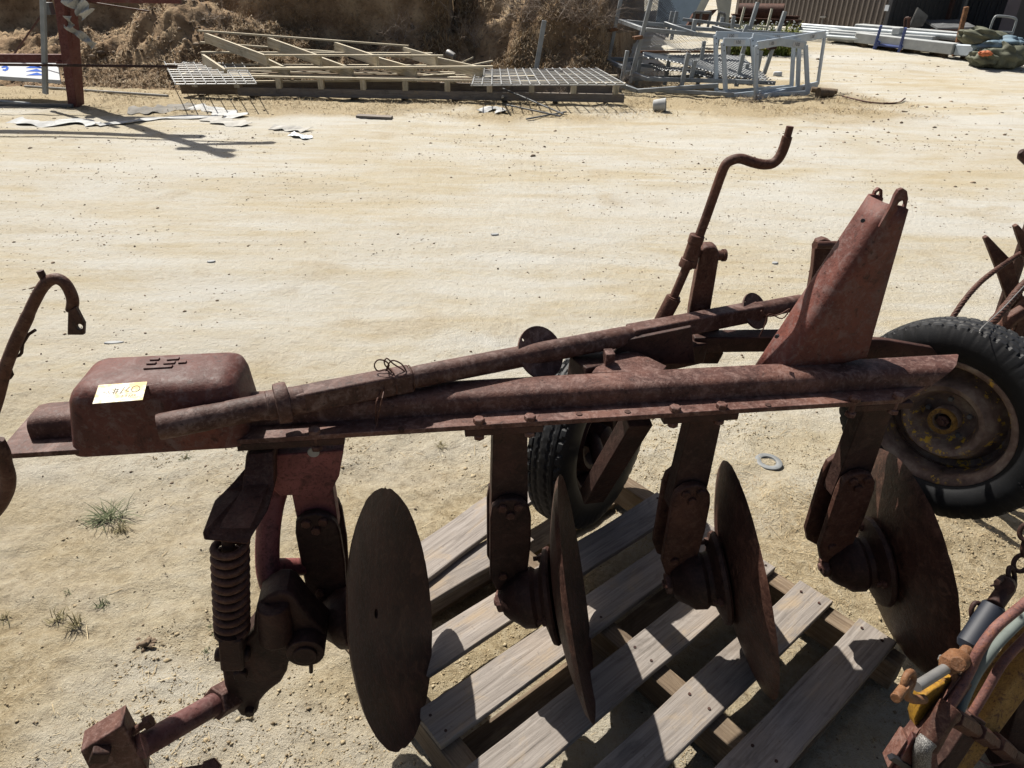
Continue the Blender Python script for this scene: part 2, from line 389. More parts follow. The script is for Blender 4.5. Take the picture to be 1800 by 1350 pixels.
        if bevel:
            md = o.modifiers.new('bevel', 'BEVEL'); md.width = bevel; md.segments = seg; md.limit_method = 'ANGLE'; md.angle_limit = R(40); md.harden_normals = False
        return props(o, label, cat, group, kind)

def raw_mesh(name, V, F, mat, tone=None, loc=(0, 0, 0), smooth=False):
    """V (n,3) array, F (m,k) array of one polygon size"""
    me = bpy.data.meshes.new(name); V = np.asarray(V, np.float32) - np.asarray(loc, np.float32); F = np.asarray(F, np.int32); k = F.shape[1]
    me.vertices.add(len(V)); me.vertices.foreach_set('co', V.ravel())
    me.loops.add(F.size); me.loops.foreach_set('vertex_index', F.ravel())
    me.polygons.add(len(F)); me.polygons.foreach_set('loop_start', np.arange(0, F.size, k, dtype=np.int32)); me.polygons.foreach_set('loop_total', np.full(len(F), k, np.int32))
    if tone is not None:
        at = me.attributes.new('tone', 'FLOAT', 'POINT'); at.data.foreach_set('value', np.asarray(tone, np.float32))
    me.update(); me.validate()
    if smooth: me.shade_smooth()
    me.materials.append(M[mat]); o = bpy.data.objects.new(name, me); COL.objects.link(o); o.location = loc
    return o

def grid_faces(nx, ny):
    i = np.arange(nx * ny).reshape(ny, nx)
    return np.stack([i[:-1, :-1], i[:-1, 1:], i[1:, 1:], i[1:, :-1]], -1).reshape(-1, 4)

def catmull(pts, n=6):
    P = [Vector(p) for p in pts]; P = [P[0] * 2 - P[1]] + P + [P[-1] * 2 - P[-2]]; out = []
    for i in range(1, len(P) - 2):
        for k in range(n):
            t = k / n; a, b, c, d = P[i - 1], P[i], P[i + 1], P[i + 2]
            out.append(0.5 * ((2 * b) + (c - a) * t + (2 * a - 5 * b + 4 * c - d) * t * t + (3 * b - a - 3 * c + d) * t ** 3))
    out.append(P[-2]); return out

def text_mb(mb, txt, org, ex, ey, size, thick=0.001):
    cu = bpy.data.curves.new('glyphs', 'FONT'); cu.body = txt; cu.size = size; cu.extrude = thick; cu.resolution_u = 2
    ob = bpy.data.objects.new('glyphs', cu); COL.objects.link(ob); dg = bpy.context.evaluated_depsgraph_get(); me = bpy.data.meshes.new_from_object(ob.evaluated_get(dg))
    ex = Vector(ex).normalized(); ey = Vector(ey).normalized(); ez = ex.cross(ey)
    mb.add([Vector(org) + ex * v.co.x + ey * v.co.y + ez * v.co.z for v in me.vertices], [tuple(p.vertices) for p in me.polygons])
    bpy.data.objects.remove(ob); bpy.data.curves.remove(cu); bpy.data.meshes.remove(me)

def blades(base, h, tilt, width, tone, bend=0.35):
    """thin two-segment blades; arrays of n"""
    n = len(base); az = rng.uniform(0, 2 * np.pi, n); d = np.stack([np.cos(az) * np.sin(tilt), np.sin(az) * np.sin(tilt), np.cos(tilt)], 1)
    wv = np.stack([-np.sin(az), np.cos(az), np.zeros(n)], 1) * (width / 2)[:, None]
    md = base + d * (h * 0.55)[:, None]; t2 = np.clip(tilt + bend, 0, 1.9); d2 = np.stack([np.cos(az) * np.sin(t2), np.sin(az) * np.sin(t2), np.cos(t2)], 1)
    tip = md + d2 * (h * 0.5)[:, None]
    V = np.stack([base - wv, base + wv, md + wv * 0.8, md - wv * 0.8, tip], 1).reshape(-1, 3); i = np.arange(n)[:, None] * 5
    F = np.concatenate([i + np.array([0, 1, 2]), i + np.array([0, 2, 3]), i + np.array([3, 2, 4])])
    return V, F, np.repeat(tone, 5)

_ICO = None
_OCT = (np.array([[1, 0, 0], [-1, 0, 0], [0, 1, 0], [0, -1, 0], [0, 0, 1], [0, 0, -1]], float), np.array([[0, 2, 4], [2, 1, 4], [1, 3, 4], [3, 0, 4], [2, 0, 5], [1, 2, 5], [3, 1, 5], [0, 3, 5]]))
def lumps(cent, size, tone, flat=0.7, base=None):
    global _ICO
    if _ICO is None:
        bm = bmesh.new(); bmesh.ops.create_icosphere(bm, subdivisions=1, radius=1); bm.verts.index_update()
        _ICO = (np.array([tuple(v.co) for v in bm.verts]), np.array([[v.index for v in f.verts] for f in bm.faces])); bm.free()
    iv, fi = base or _ICO; n = len(cent); k = len(iv)
    sc = size[:, None, None] * rng.uniform(0.6, 1.25, (n, 1, 3)) * np.array([1, 1, flat]); V = iv[None] * sc * rng.uniform(0.6, 1.3, (n, k, 1))
    a = rng.uniform(0, 2 * np.pi, n); c, s_ = np.cos(a)[:, None], np.sin(a)[:, None]
    X = V[..., 0] * c - V[..., 1] * s_; Y = V[..., 0] * s_ + V[..., 1] * c
    V = np.stack([X, Y, V[..., 2]], -1) + cent[:, None, :]
    F = (fi[None] + (np.arange(n) * k)[:, None, None]).reshape(-1, 3)
    return V.reshape(-1, 3), F, np.repeat(tone, k)

# ------------------------------------------------------------------ ground
def rough_zone(x, y):   # loose, trodden soil close to the pallet and along the bank, packed track between
    near = np.clip((3.6 - y) / 1.6, 0, 1); far = np.clip((y - 9.8) / 1.5, 0, 1)
    return np.clip(0.12 + near + far * 0.9, 0, 1)
def gh(x, y):
    x = np.asarray(x, float); y = np.asarray(y, float); rz = rough_zone(x, y)
    ys = y + 0.22 * x
    h = 0.03 * fbm(x * 0.3, ys * 0.45, 3, 1) + 0.022 * fbm(x * 0.5, ys * 1.7, 3, 5) * (1 - 0.3 * rz)
    h = h + rz * (0.022 * fbm(x * 2.6, y * 2.6, 3, 11) + 0.020 * fbm(x * 9, y * 9, 4, 21)) + (0.25 + rz) * 0.011 * fbm(x * 26, y * 28, 3, 31)
    h = np.clip(h, -0.05, 0.05) * np.clip((np.hypot(x - 0.55, y - 1.25) - 0.2) / 0.9, 0.35, 1)
    return h + 0.06 * np.clip(y - 18, 0, 60) * np.clip((x - 2.0) / 4.0, 0, 1)
def graded(lo, hi, c, d0, g):
    def side(L):
        p = [0.0]
        while p[-1] < L: p.append(p[-1] + d0 + g * p[-1])
        return np.array(p)
    a = side(hi - c); b = side(c - lo); return np.concatenate([c - b[:0:-1], c + a])
gx = graded(-220, 220, 0.1, 0.014, 0.018); gy = graded(-60, 260, 1.5, 0.013, 0.018)
GX, GY = np.meshgrid(gx, gy)
GV = np.stack([GX, GY, gh(GX, GY)], -1).reshape(-1, 3)
DIRT = np.clip(1.75 - np.abs(GY - 13.4 - 0.12 * np.clip(GX, -4, 6)) / 1.8 + 1.1 * fbm(GX * 0.8, GY * 1.2, 4, 201), 0, 1) * np.clip((7.2 - GX) / 1.5, 0, 1)
DIRT = np.maximum(DIRT, np.clip((3.3 - GY) / 1.5, 0, 1) * np.clip(0.62 + 0.9 * fbm(GX * 1.8, GY * 1.8, 6, 203), 0.12, 0.95) * (np.abs(GX) < 12))
DIRT = np.maximum(DIRT, 0.8 * np.clip(1.1 * np.exp(-((GX - 1.5) / 0.9) ** 2 - ((GY - 1.7) / 0.8) ** 2) + 1.2 * fbm(GX * 2.2, GY * 2.2, 4, 202) - 0.25, 0, 1))
ground = raw_mesh('ground', GV, grid_faces(len(gx), len(gy)), 'sand', tone=DIRT.ravel(), smooth=True); ground['kind'] = 'structure'
def G(px, py, dz=0.0):
    d = ray(px, py); lo, hi = 0.5, 400.0; ks = np.concatenate([np.linspace(0.4, 40, 800)]); P = np.array(C0)[None] + np.array(d)[None] * ks[:, None]
    b = np.nonzero(P[:, 2] < gh(P[:, 0], P[:, 1]))[0]; hi = ks[b[0]]; lo = ks[max(0, b[0] - 1)]
    for _ in range(25):
        m = (lo + hi) / 2; p = C0 + d * m
        if p.z < float(gh(p.x, p.y)): hi = m
        else: lo = m
    p = C0 + d * hi; return Vector((p.x, p.y, float(gh(p.x, p.y)) + dz))
def gz(x, y): return float(gh(x, y))

# ------------------------------------------------------------------ bank of spoil behind the yard
def bh(x, y):
    x = np.asarray(x, float); y = np.asarray(y, float)
    wob = 0.5 * fbm(x * 0.5, y * 0.3, 3, 51)
    foot = 13.3 + 0.5 * np.clip((x + 6) / 4, 0, 1) + wob + np.clip(x - 1.7, 0, 9) * 5.0
    d = y - foot
    spoil = 0.55 * np.clip(d / 1.6, 0, 1) ** 1.3
    mound = 0.75 * np.exp(-((x + 6.3) / 1.5) ** 2 - ((y - 15.0) / 0.95) ** 2)
    wl = np.where(x < -1.4, 15.4 + wob * 0.6 + 1.0 * np.clip((-5.3 - x) / 1.5, 0, 1), foot + 0.5 + np.clip((-x) / 1.4, 0, 1) * (15.4 - 14.3))
    steep = np.where(x < -1.4, 0.75, 2.6)
    wall = np.clip((y - wl) / steep, 0, 1); wall = wall * wall * (3 - 2 * wall) * (2.1 + 0.5 * fbm(x * 0.7, y * 0.7, 3, 61))
    h = spoil + mound + wall
    amp = np.clip(d * 0.8 + 0.3, 0, 1)
    lump = np.abs(fbm(x * 1.7, y * 1.7, 4, 71)) * 0.55 + 0.22 * fbm(x * 4.5, y * 4.5, 3, 81) + 0.09 * fbm(x * 13, y * 13, 3, 91)
    h = h + amp * lump * 0.75
    return np.where(d < -0.4, -0.12, h - 0.12 * np.clip(-d / 0.4, 0, 1))
bx = np.arange(-16, 9.5, 0.055); by = np.concatenate([np.arange(12.4, 18.5, 0.055), np.arange(18.6, 34, 0.4)])
BX, BY = np.meshgrid(bx, by)
bank = raw_mesh('bank', np.stack([BX, BY, bh(BX, BY)], -1).reshape(-1, 3), grid_faces(len(bx), len(by)), 'soil', smooth=True); bank['kind'] = 'structure'

# ------------------------------------------------------------------ pallet under the plough
PY = R(40.5); PA = Vector((math.cos(PY), math.sin(PY), 0)); PB = Vector((-math.sin(PY), math.cos(PY), 0))
PZ = 0.14
pallet = thing('pallet', 'weathered grey wooden pallet lying on the sand under the disc plough', 'pallet', PA * 1.1 + PB * 0.75)
ORG[pallet] = PA * 1.1 + PB * 0.75
def board(name, a0, a1, b, w, th, ztop, mat, parent, dyaw=0.0, droll=0.0, dpitch=0.0):
    """a plank along the pallet's board direction, in its own local frame so the grain runs along it"""
    L = a1 - a0; mb = MB(); n = 8
    vs = []
    for i in range(n + 1):
        x = -L / 2 + L * i / n + (random.uniform(-0.006, 0.006) if i in (0, n) else 0); e1 = random.uniform(-0.0025, 0.0025); e2 = random.uniform(-0.0025, 0.0025); cz = random.uniform(-0.0012, 0.0012)
        vs += [Vector((x, -w / 2 + e1, -th)), Vector((x, w / 2 + e2, -th)), Vector((x, w / 2 + e2, cz)), Vector((x, -w / 2 + e1, cz))]
    fs = [(0, 3, 2, 1), (4 * n, 4 * n + 1, 4 * n + 2, 4 * n + 3)]
    for i in range(n):
        o = 4 * i; fs += [(o, o + 1, o + 5, o + 4), (o + 1, o + 2, o + 6, o + 5), (o + 2, o + 3, o + 7, o + 6), (o + 3, o, o + 4, o + 7)]
    mb.add(vs, fs)
    o = mb.build(name, mat, None, loc=(0, 0, 0), bevel=0.002, seg=1, smooth=30)
    o.parent = parent; org = ORG[parent]
    o.location = PA * ((a0 + a1) / 2) + PB * b + Vector((0, 0, ztop)) - org
    o.rotation_euler = (droll, dpitch, PY + dyaw); ORG[o] = org
    return o
tops = []
for (b, w, a0, a1) in [(0.338, 0.108, 0.505, 1.688), (0.523, 0.108, 0.515, 1.690), (0.711, 0.112, 0.512, 1.680), (0.901, 0.114, 0.518, 1.685), (1.087, 0.114, 0.515, 1.685), (1.288, 0.104, 0.52, 1.17)]:
    tops.append(board('board', a0, a1, b, w, 0.019, PZ + random.uniform(-0.002, 0.002), 'wood', pallet, R(random.uniform(-0.5, 0.5))))
tops.append(board('board', 0.60, 1.42, 1.400, 0.135, 0.019, PZ + 0.022, 'wood', pallet, R(8.5), R(1.5), R(0.0)))
tops[-1]['label'] = 'loose skewed board with a broken edge'
for a in (0.546, 1.105, 1.655):
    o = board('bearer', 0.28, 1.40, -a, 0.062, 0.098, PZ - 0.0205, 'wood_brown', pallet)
    o.rotation_euler = (0, 0, PY + R(90)); o.location = PA * a + PB * 0.80 + Vector((0, 0, PZ - 0.0205)) - ORG[pallet]
    o.scale = (1.0, 1.0, 1.0)
for (b, w) in ((0.345, 0.1), (0.84, 0.1), (1.33, 0.1)):
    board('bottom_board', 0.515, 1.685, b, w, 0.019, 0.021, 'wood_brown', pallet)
nails = MB()
for (b) in (0.338, 0.523, 0.711, 0.901, 1.087, 1.288):
    for a in (0.546, 1.105, 1.655):
        if b > 1.2 and a > 1.5: continue
        for db in (-0.03, 0.028):
            nails.lathe(PA * (a + random.uniform(-.008, .008)) + PB * (b + db) + Vector((0, 0, PZ + 0.0005)), (0, 0, 1), [(0, 0.0042), (0.0024, 0.0042)], 8, True)
nails.build('nail', 'rust_dark', pallet, kind='stuff', smooth=0)

# ------------------------------------------------------------------ the disc plough
plough = thing('disc_plough', 'rusty four-disc plough on the pallet with a long beam and sloping mast', 'plough', W(0.1, 0.1, 0.0))
ZT = 0.985
# main beam: a folded box channel with bottom flanges, mitred at its right end
pr = [(0.048, 0.9125), (0.049, 0.936), (0.0515, 0.945), (0.057, 0.952), (0.066, 0.957), (0.112, 0.958), (0.123, 0.954), (0.130, 0.944), (0.132, 0.9125)]
mb = MB(); secs = []
for s_ in [-0.885, -0.868, -0.80] + list(np.linspace(-0.6, 1.0, 9)) + [None]:
    row = []
    for (t, z) in pr:
        if s_ is None:
            s2 = 1.125 + (t - 0.048) * 0.85 + (z - 0.9125) * 1.1
            row.append(W(s2, t, z))
        else:
            q = z
            if s_ < -0.86: q = 0.9125 + (z - 0.9125) * (0.90 if s_ < -0.875 else 0.98)
            row.append(W(s_, t, q))
    secs.append(row)
k = len(pr); vs = [p for r_ in secs for p in r_]; fs = []
for i in range(len(secs) - 1):
    for j in range(k - 1): fs.append((i * k + j, i * k + j + 1, (i + 1) * k + j + 1, (i + 1) * k + j))
    fs.append((i * k + k - 1, i * k, (i + 1) * k, (i + 1) * k + k - 1))
fs.append(tuple(range(k - 1, -1, -1))); fs.append(tuple(range((len(secs) - 1) * k, len(secs) * k)))
mb.add(vs, fs)
beam = mb.build('main_beam', 'rust', plough, smooth=50)
mb = MB()
mb.prism([W(-0.93, 0.0, 0.9), W(1.02, 0.0, 0.9), W(1.15, 0.07, 0.9), W(1.25, 0.175, 0.9), W(-0.93, 0.175, 0.9)], (0, 0, 0.012))
mb.build('beam_flange', 'rust', plough, bevel=0.0015)
bolts = []
for (px, py) in [(552, 757), (842, 738), (932, 733), (1188, 717), (1270, 712), (1505, 700), (1581, 695)]:
    p = Zp(px, py + 2, 0.918) + BN * 0.004; p.z = 0.9122; mb = MB(); mb.hexbolt(p, (0.05, 0.03, 1), 0.0135, 0.011, random.uniform(0, 1)); mb.cyl(p - Vector((0, 0, 0.036)), p + Vector((0, 0, 0.002)), 0.007, 10)
    mb.hexbolt(p - Vector((0, 0, 0.042)), (0, 0, 1), 0.0125, 0.012, random.uniform(0, 1))
    bolts.append(mb.build('bolt', 'rust_orange' if False else 'rust', plough, smooth=25, bevel=0.001, seg=1))
for (px, py) in [(1018, 728), (1103, 724), (705, 754), (1350, 712)]:
    p = Zp(px, py, 0.9125); mb = MB(); mb.cyl(p + Vector((0, 0, -0.006)), p + Vector((0, 0, 0.0016)), 0.007, 10); mb.build('hole_shade_disc', 'rust_dark', plough, smooth=0)  # solid dark disc in place of the shade in a hole

# the heavy rounded cover on the beam
def rounded_block(s0, s1, t0, t1, z0, z1, r, draft_l=0.03, draft_r=0.01, nseg=5):
    bm = bmesh.new()
    co = []
    for z in (z0, z1):
        for (s_, t) in ((s0, t0), (s1, t0), (s1, t1), (s0, t1)):
            if z == z1: s_ = s_ + (draft_l if s_ == s0 else -draft_r); t = t + (0.008 if t == t0 else -0.01)
            co.append(bm.verts.new(W(s_, t, z)))
    for f in ((3, 2, 1, 0), (4, 5, 6, 7), (0, 1, 5, 4), (1, 2, 6, 5), (2, 3, 7, 6), (3, 0, 4, 7)): bm.faces.new([co[i] for i in f])
    ed = [e for e in bm.edges if not (e.verts[0] in co[:4] and e.verts[1] in co[:4])]
    bmesh.ops.bevel(bm, geom=ed, offset=r, segments=nseg, profile=0.5, affect='EDGES', clamp_overlap=True)
    bmesh.ops.recalc_face_normals(bm, faces=bm.faces[:]); bm.verts.index_update()
    mb = MB(); mb.add([v.co.copy() for v in bm.verts], [tuple(v.index for v in f.verts) for f in bm.faces]); bm.free(); return mb
mb = rounded_block(-0.800, -0.448, -0.004, 0.178, 0.896, 1.044, 0.036)
cover = mb.build('weight_cover', 'rust_box', plough, smooth=60, label='rounded rust-red cover with a paper tag and a raised emblem')
# raised emblem: two columns of short bars over one long bar, on the cover's top
ztop = 1.0442
def topq(px, py): return Zp(px, py, ztop)
for quad in ([(252, 650), (302, 647), (305, 643), (256, 645.5)], [(257, 641.5), (273, 641), (276, 637.5), (260, 638)], [(263, 634.5), (279, 634), (282, 630.5), (266, 631)],
             [(287, 641.5), (307, 640), (309.5, 636), (290, 637.5)], [(293, 634.5), (314, 633), (316.5, 629), (296, 630.5)], [(313, 640), (327, 639), (329, 635.5), (315.5, 636.5)]):
    mb = MB(); mb.prism([topq(*q) - Vector((0, 0, 0.001)) for q in quad], (0, 0, 0.0042)); mb.build('emblem_bar', 'rust_box', cover, smooth=0, bevel=0.0008, seg=1)
tagq = [topq(163, 711), topq(251, 704), topq(259, 672), topq(174, 678)]
mb = MB(); mb.prism([q + Vector((0, 0, 0.0008)) for q in tagq], (0, 0, 0.0009)); tag = mb.build('paper_tag', 'paper', cover, smooth=0)
def onTag(u, v):  # u along the tag, v up the tag
    return (tagq[0] * (1 - u) + tagq[1] * u) * (1 - v) + (tagq[3] * (1 - u) + tagq[2] * u) * v + Vector((0, 0, 0.0020))
mb = MB()
def stroke(pts, r=0.0006): mb.tube([onTag(*p) for p in pts], r, 5)
stroke([(0.80 + 0.085 * math.cos(a), 0.62 + 0.17 * math.sin(a)) for a in np.linspace(0, 2 * math.pi, 15)])
stroke([(0.50, 0.42), (0.56, 0.78)]); stroke([(0.50, 0.45), (0.56, 0.45)]); stroke([(0.66, 0.75), (0.60, 0.56), (0.67, 0.50)])
stroke([(0.36, 0.42), (0.38, 0.75)]); stroke([(0.41, 0.42), (0.43, 0.72)]); stroke([(0.33, 0.52), (0.45, 0.55)]); stroke([(0.33, 0.64), (0.45, 0.66)])
stroke([(0.15, 0.52), (0.18, 0.60), (0.22, 0.48)]); stroke([(0.24, 0.60), (0.28, 0.46)])
for u in (0.55, 0.62, 0.69, 0.74, 0.80): stroke([(u, 0.22), (u + 0.02, 0.34), (u + 0.035, 0.22)], 0.0004)
mb.build('handwriting', 'black', tag, smooth=0)

# legs, hubs and discs: four alike, a station every 0.45 m along the beam
DN = Vector((1, -0.025, 0.216)).normalized()            # the way the hollow faces look
DC = Vector((-0.270, 1.148, 0.415)); DSTEP = Vector((0.444, 0.074, -0.004)); DR = 0.30
def lead(px, py, t): p = Pl(px, py, t); return Vector(((p - BO).dot(BB), 0, p.z))
low_px = [(861, 907), (865, 888), (880, 876), (900, 872), (918, 877), (930, 890), (933, 905), (932, 955), (926, 1005), (920, 1036), (893, 1040), (872, 1032), (861, 1012)]
low_sz = [lead(*q, 0.02) for q in low_px]
up_sz = [(0.066, 0.897), (0.142, 0.897), (0.151, 0.62), (0.060, 0.60)]
for i in range(4):
    ds = 0.449 * (i - 1) - (0.012 if i == 3 else 0)
    c = DC + DSTEP * i
    mb = MB()
    if i > 0:
        lean = (0.0, 0.0, 0.012, 0.008)[i]
        mb.prism([W(s_ + ds + (lean if z > 0.8 else 0), 0.034, z) for (s_, z) in up_sz], BN * 0.045)
    else:
        mb.prism([W(s_ + ds + (0.0 if z > 0.7 else 0), 0.034, z) for (s_, z) in [(0.058, 0.80), (0.150, 0.80), (0.150, 0.62), (0.060, 0.60)]], BN * 0.045)
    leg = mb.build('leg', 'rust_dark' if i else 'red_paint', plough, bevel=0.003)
    mb = MB(); mb.prism([W(q.x + ds, 0.010, q.z) for q in low_sz], BN * 0.020)
    mb.prism([W(q.x + ds, 0.084, q.z + 0.002) for q in low_sz], BN * 0.018)
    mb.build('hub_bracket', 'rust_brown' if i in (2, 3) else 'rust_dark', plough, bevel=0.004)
    for (px, py) in [(883, 893), (911, 890), (897, 905), (884, 1012)]:
        q = lead(px, py, 0.01); mb = MB(); mb.hexbolt(W(q.x + ds, 0.010, q.z), -BN, 0.0115, 0.008, random.uniform(0, 1)); mb.build('bolt', 'rust_brown', leg, smooth=25)
    # bearing housing along the disc's own axle
    mb = MB(); a = -DN
    mb.lathe(c, a, [(0.052, 0.020), (0.056, 0.118), (0.062, 0.122), (0.072, 0.118), (0.078, 0.100), (0.088, 0.072), (0.100, 0.068), (0.110, 0.076), (0.140, 0.074), (0.155, 0.062), (0.178, 0.048), (0.190, 0.036), (0.192, 0.0)], 40)
    hub = mb.build('hub', 'rust_dark', plough, smooth=40)
    mb = MB(); mb.hexbolt(c + a * 0.190, a, 0.028, 0.018, 0.4); mb.cyl(c + a * 0.20, c + a * 0.214, 0.011, 12); mb.build('axle_nut', 'rust', hub, smooth=25, bevel=0.001, seg=1)
    for kq in range(3):
        an = 2.1 * kq + 0.9; _, x, y = frame_from(DN); p = c + a * 0.076 + (x * math.cos(an) + y * math.sin(an)) * 0.094
        mb = MB(); mb.hexbolt(p, a, 0.0115, 0.012, 0.1); mb.cyl(p, p + a * 0.024, 0.006, 8); mb.build('bolt', 'rust_brown', hub, smooth=25)
    # concave disc, 5 mm plate with a ground edge
    mb = MB(); prof = []
    dep = 0.052
    for r_ in np.linspace(0.012, DR - 0.012, 22): prof.append((-dep * (1 - (r_ / DR) ** 2), r_))
    prof += [(0.0, DR)]
    back = [(-dep * (1 - (r_ / DR) ** 2) - 0.0055, r_) for r_ in np.linspace(0.012, DR - 0.016, 22)][::-1]
    prof = prof + back + [prof[0]]
    mb.lathe(c, DN, prof, 160)
    rr_ = random.Random(40 + i); ph = [rr_.uniform(0, 6.28) for _ in range(6)]; chips = [(rr_.uniform(0, 6.28), rr_.uniform(0.02, 0.06), rr_.uniform(0.001, 0.0035)) for _ in range(16)]
    for vi, v in enumerate(mb.v):
        rel = v - c; ax_ = rel.dot(DN); rad = rel - DN * ax_; rl = rad.length
        if rl > 0.26:
            q = 2 * math.pi * (vi % 160) / 160; k_ = (rl - 0.26) / 0.04; d_ = 0.0012 * math.sin(3 * q + ph[0]) + 0.0008 * math.sin(11 * q + ph[1]) + 0.0005 * math.sin(29 * q + ph[2])
            for (cq, cw, cd_) in chips:
                dq = abs((q - cq + math.pi) % (2 * math.pi) - math.pi)
                if dq < cw: d_ -= cd_ * (1 - dq / cw)
            mb.v[vi] = v + rad.normalized() * d_ * k_
    mb.build('plough_disc', 'disc', plough, smooth=28)
# clamp pads under the flange
for (x0, x1, y0) in [(418, 606, 779), (817, 954, 757), (1166, 1296, 735), (1497, 1603, 716)]:
    a = Zp(x0, y0, 0.895); b = Zp(x1, y0 - (x1 - x0) * 0.075, 0.895)
    s0 = (a - BO).dot(BB); s1 = (b - BO).dot(BB); mb = MB()
    mb.prism([W(s0, 0.002, 0.8995), W(s1, 0.002, 0.8995), W(s1, 0.13, 0.8995), W(s0, 0.13, 0.8995)], (0, 0, -0.018))
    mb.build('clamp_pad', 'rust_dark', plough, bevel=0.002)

# mast: a folded channel leaning to the right, wide at the foot, two pierced ears at the top
def mast_sec(sl, sr, t0, t1, zz, zr, rr, n=6):
    out = [W(sr, t0, zr)]
    out.append(W(sl + rr * 1.6, t0, zz + (zr - zz) * 0.25))
    for k in range(n + 1):
        a = math.pi / 2 * k / n; out.append(W(sl + rr - rr * math.sin(a), t0 + rr - rr * math.cos(a), zz))
    for k in range(n + 1):
        a = math.pi / 2 * k / n; out.append(W(sl + rr - rr * math.cos(a), t1 - rr + rr * math.sin(a), zz))
    out.append(W(sl + rr * 1.6, t1, zz + (zr - zz) * 0.25)); out.append(W(sr, t1, zr)); return out
secs = []
base = mast_sec(0.748, 0.974, 0.108, 0.200, 0.912, 0.972, 0.026)
top = mast_sec(0.926, 0.966, 0.112, 0.194, 1.336, 1.328, 0.018)
NS = 10
for i in range(NS + 1): q = i / NS; secs.append([b_ * (1 - q) + t_ * q for b_, t_ in zip(base, top)])
k = len(base); mb = MB(); fs = []
for i in range(NS):
    for j in range(k - 1): fs.append((i * k + j, i * k + j + 1, (i + 1) * k + j + 1, (i + 1) * k + j))
mb.add([p for r_ in secs for p in r_], fs)
mast = mb.build('mast', 'rust_box', plough, smooth=50, solid=0.008)
mb = MB(); mb.prism([Pl(*q, 0.235) for q in [(1420, 632), (1424, 615), (1505, 596), (1560, 598), (1640, 612), (1655, 632)]], BN * 0.02); mb.build('rear_plate', 'rust_dark', plough, bevel=0.003)
def ear(pxs, holes, t, th, mat='rust_box'):
    mb = MB(); mb.plate([Pl(x, y, t) for (x, y) in pxs], [(Pl(x, y, t), r_) for (x, y, r_) in holes], BN * th); return mb.build('mast_ear', mat, mast, smooth=20, bevel=0.001, seg=1)
ear([(1545, 400), (1567, 362), (1574, 344), (1580, 334), (1588, 331), (1595, 336), (1597, 350), (1592, 372), (1583, 395), (1572, 410)], [(1585, 360, 0.0085), (1578, 386, 0.0075)], 0.104, 0.010)
ear([(1530, 372), (1533, 350), (1539, 336), (1546, 330), (1552, 334), (1552, 352), (1548, 380)], [(1545, 341, 0.006)], 0.198, 0.010)
for (px, py) in [(1517, 389), (1366, 592)]:
    p = Pl(px, py, 0.1175); mb = MB(); mb.cyl(p + Vector((0.003, 0.006, 0)), p + Vector((-0.004, -0.006, 0.003)), 0.0045, 10); mb.build('hole_shade_disc', 'black', mast, smooth=0)  # black discs painted in for the dark of two holes

# rear part of the frame: gussets, cross rails, screw lift and furrow wheel
mb = MB(); mb.prism([Zp(*q, 0.955) for q in [(1078, 622), (1120, 618), (1172, 643), (1165, 652), (1040, 655), (1052, 640)]], (0, 0, -0.010)); mb.build('gusset_plate', 'rust', plough, bevel=0.0015)
mb = MB(); p = Zp(1070, 632, 0.965); mb.box(p, BB * 0.011, BN * 0.016, Vector((0, 0, 0.022))); mb.build('stop_block', 'rust', plough, bevel=0.002)
mb = MB(); mb.prism([Yp(*q, 1.49) for q in [(1075, 625), (1100, 598), (1215, 575), (1222, 640), (1150, 640), (1105, 618)]], (0.002, 0.014, 0)); mb.build('side_plate', 'rust_dark', plough, bevel=0.002)
mb = MB(); mb.bar(W(0.28, 0.17, 0.93), Yp(1225, 612, 1.64), 0.07, 0.06); mb.build('cross_rail', 'rust_dark', plough, bevel=0.004)
mb = MB(); mb.bar(Yp(1215, 600, 1.64), Yp(1395, 598, 1.65), 0.05, 0.045); mb.bar(Yp(1385, 598, 1.65), W(1.0, 0.22, 0.93), 0.06, 0.06); mb.build('rear_rail', 'rust_dark', plough, bevel=0.004)
mb = MB(); mb.prism([Yp(*q, 1.665) for q in [(1203, 570), (1262, 566), (1272, 622), (1262, 640), (1206, 640)]], (0, 0.06, 0)); mb.build('lift_bracket', 'rust_dark', plough, bevel=0.003)
# lift post with pin
mb = MB(); mb.prism([Yp(*q, 1.665) for q in [(1228, 462), (1233, 441), (1240, 434), (1256, 434), (1263, 441), (1264, 455), (1258, 492), (1249, 545), (1240, 625), (1206, 625), (1212, 548)]], (0.004, 0.045, 0)); post = mb.build('lift_post', 'rust_brown', plough, bevel=0.005)
mb = MB(); p = Yp(1263, 449, 1.685); mb.cyl(p - BB * 0.02, p + BB * 0.012, 0.013, 14); mb.cyl(p + BB * 0.010, p + BB * 0.018, 0.016, 14); mb.build('pivot_pin', 'rust_brown', post, smooth=35)
mb = MB(); y0 = 1.655
pts = [Yp(*q, y0) for q in [(1216, 470), (1226, 425), (1242, 380), (1256, 340), (1268, 306), (1276, 289), (1288, 281), (1303, 279), (1322, 285), (1340, 289), (1356, 288), (1368, 279), (1377, 262), (1384, 240)]]
mb.tube(catmull(pts, 4), [0.0118] * 13 * 4 + [0.0118], 12); p2 = Yp(1389, 222, y0); mb.cyl(pts[-1], p2, 0.0085, 10)
crank = mb.build('crank_handle', 'rust_brown', plough, smooth=50)
mb = MB(); mb.tube([Yp(*q, y0) for q in [(1155, 615), (1164, 562), (1184, 524)]], 0.0205, 14); mb.tube([Yp(1184, 524, y0), Yp(1185, 521, y0)], 0.017, 14); mb.build('screw_sleeve', 'rust_brown', plough, smooth=40)
mb = MB(); mb.tube([Yp(1180, 532, y0), Yp(1212, 458, y0)], 0.0115, 12); mb.build('screw_rod', 'rust_brown', crank, smooth=40)
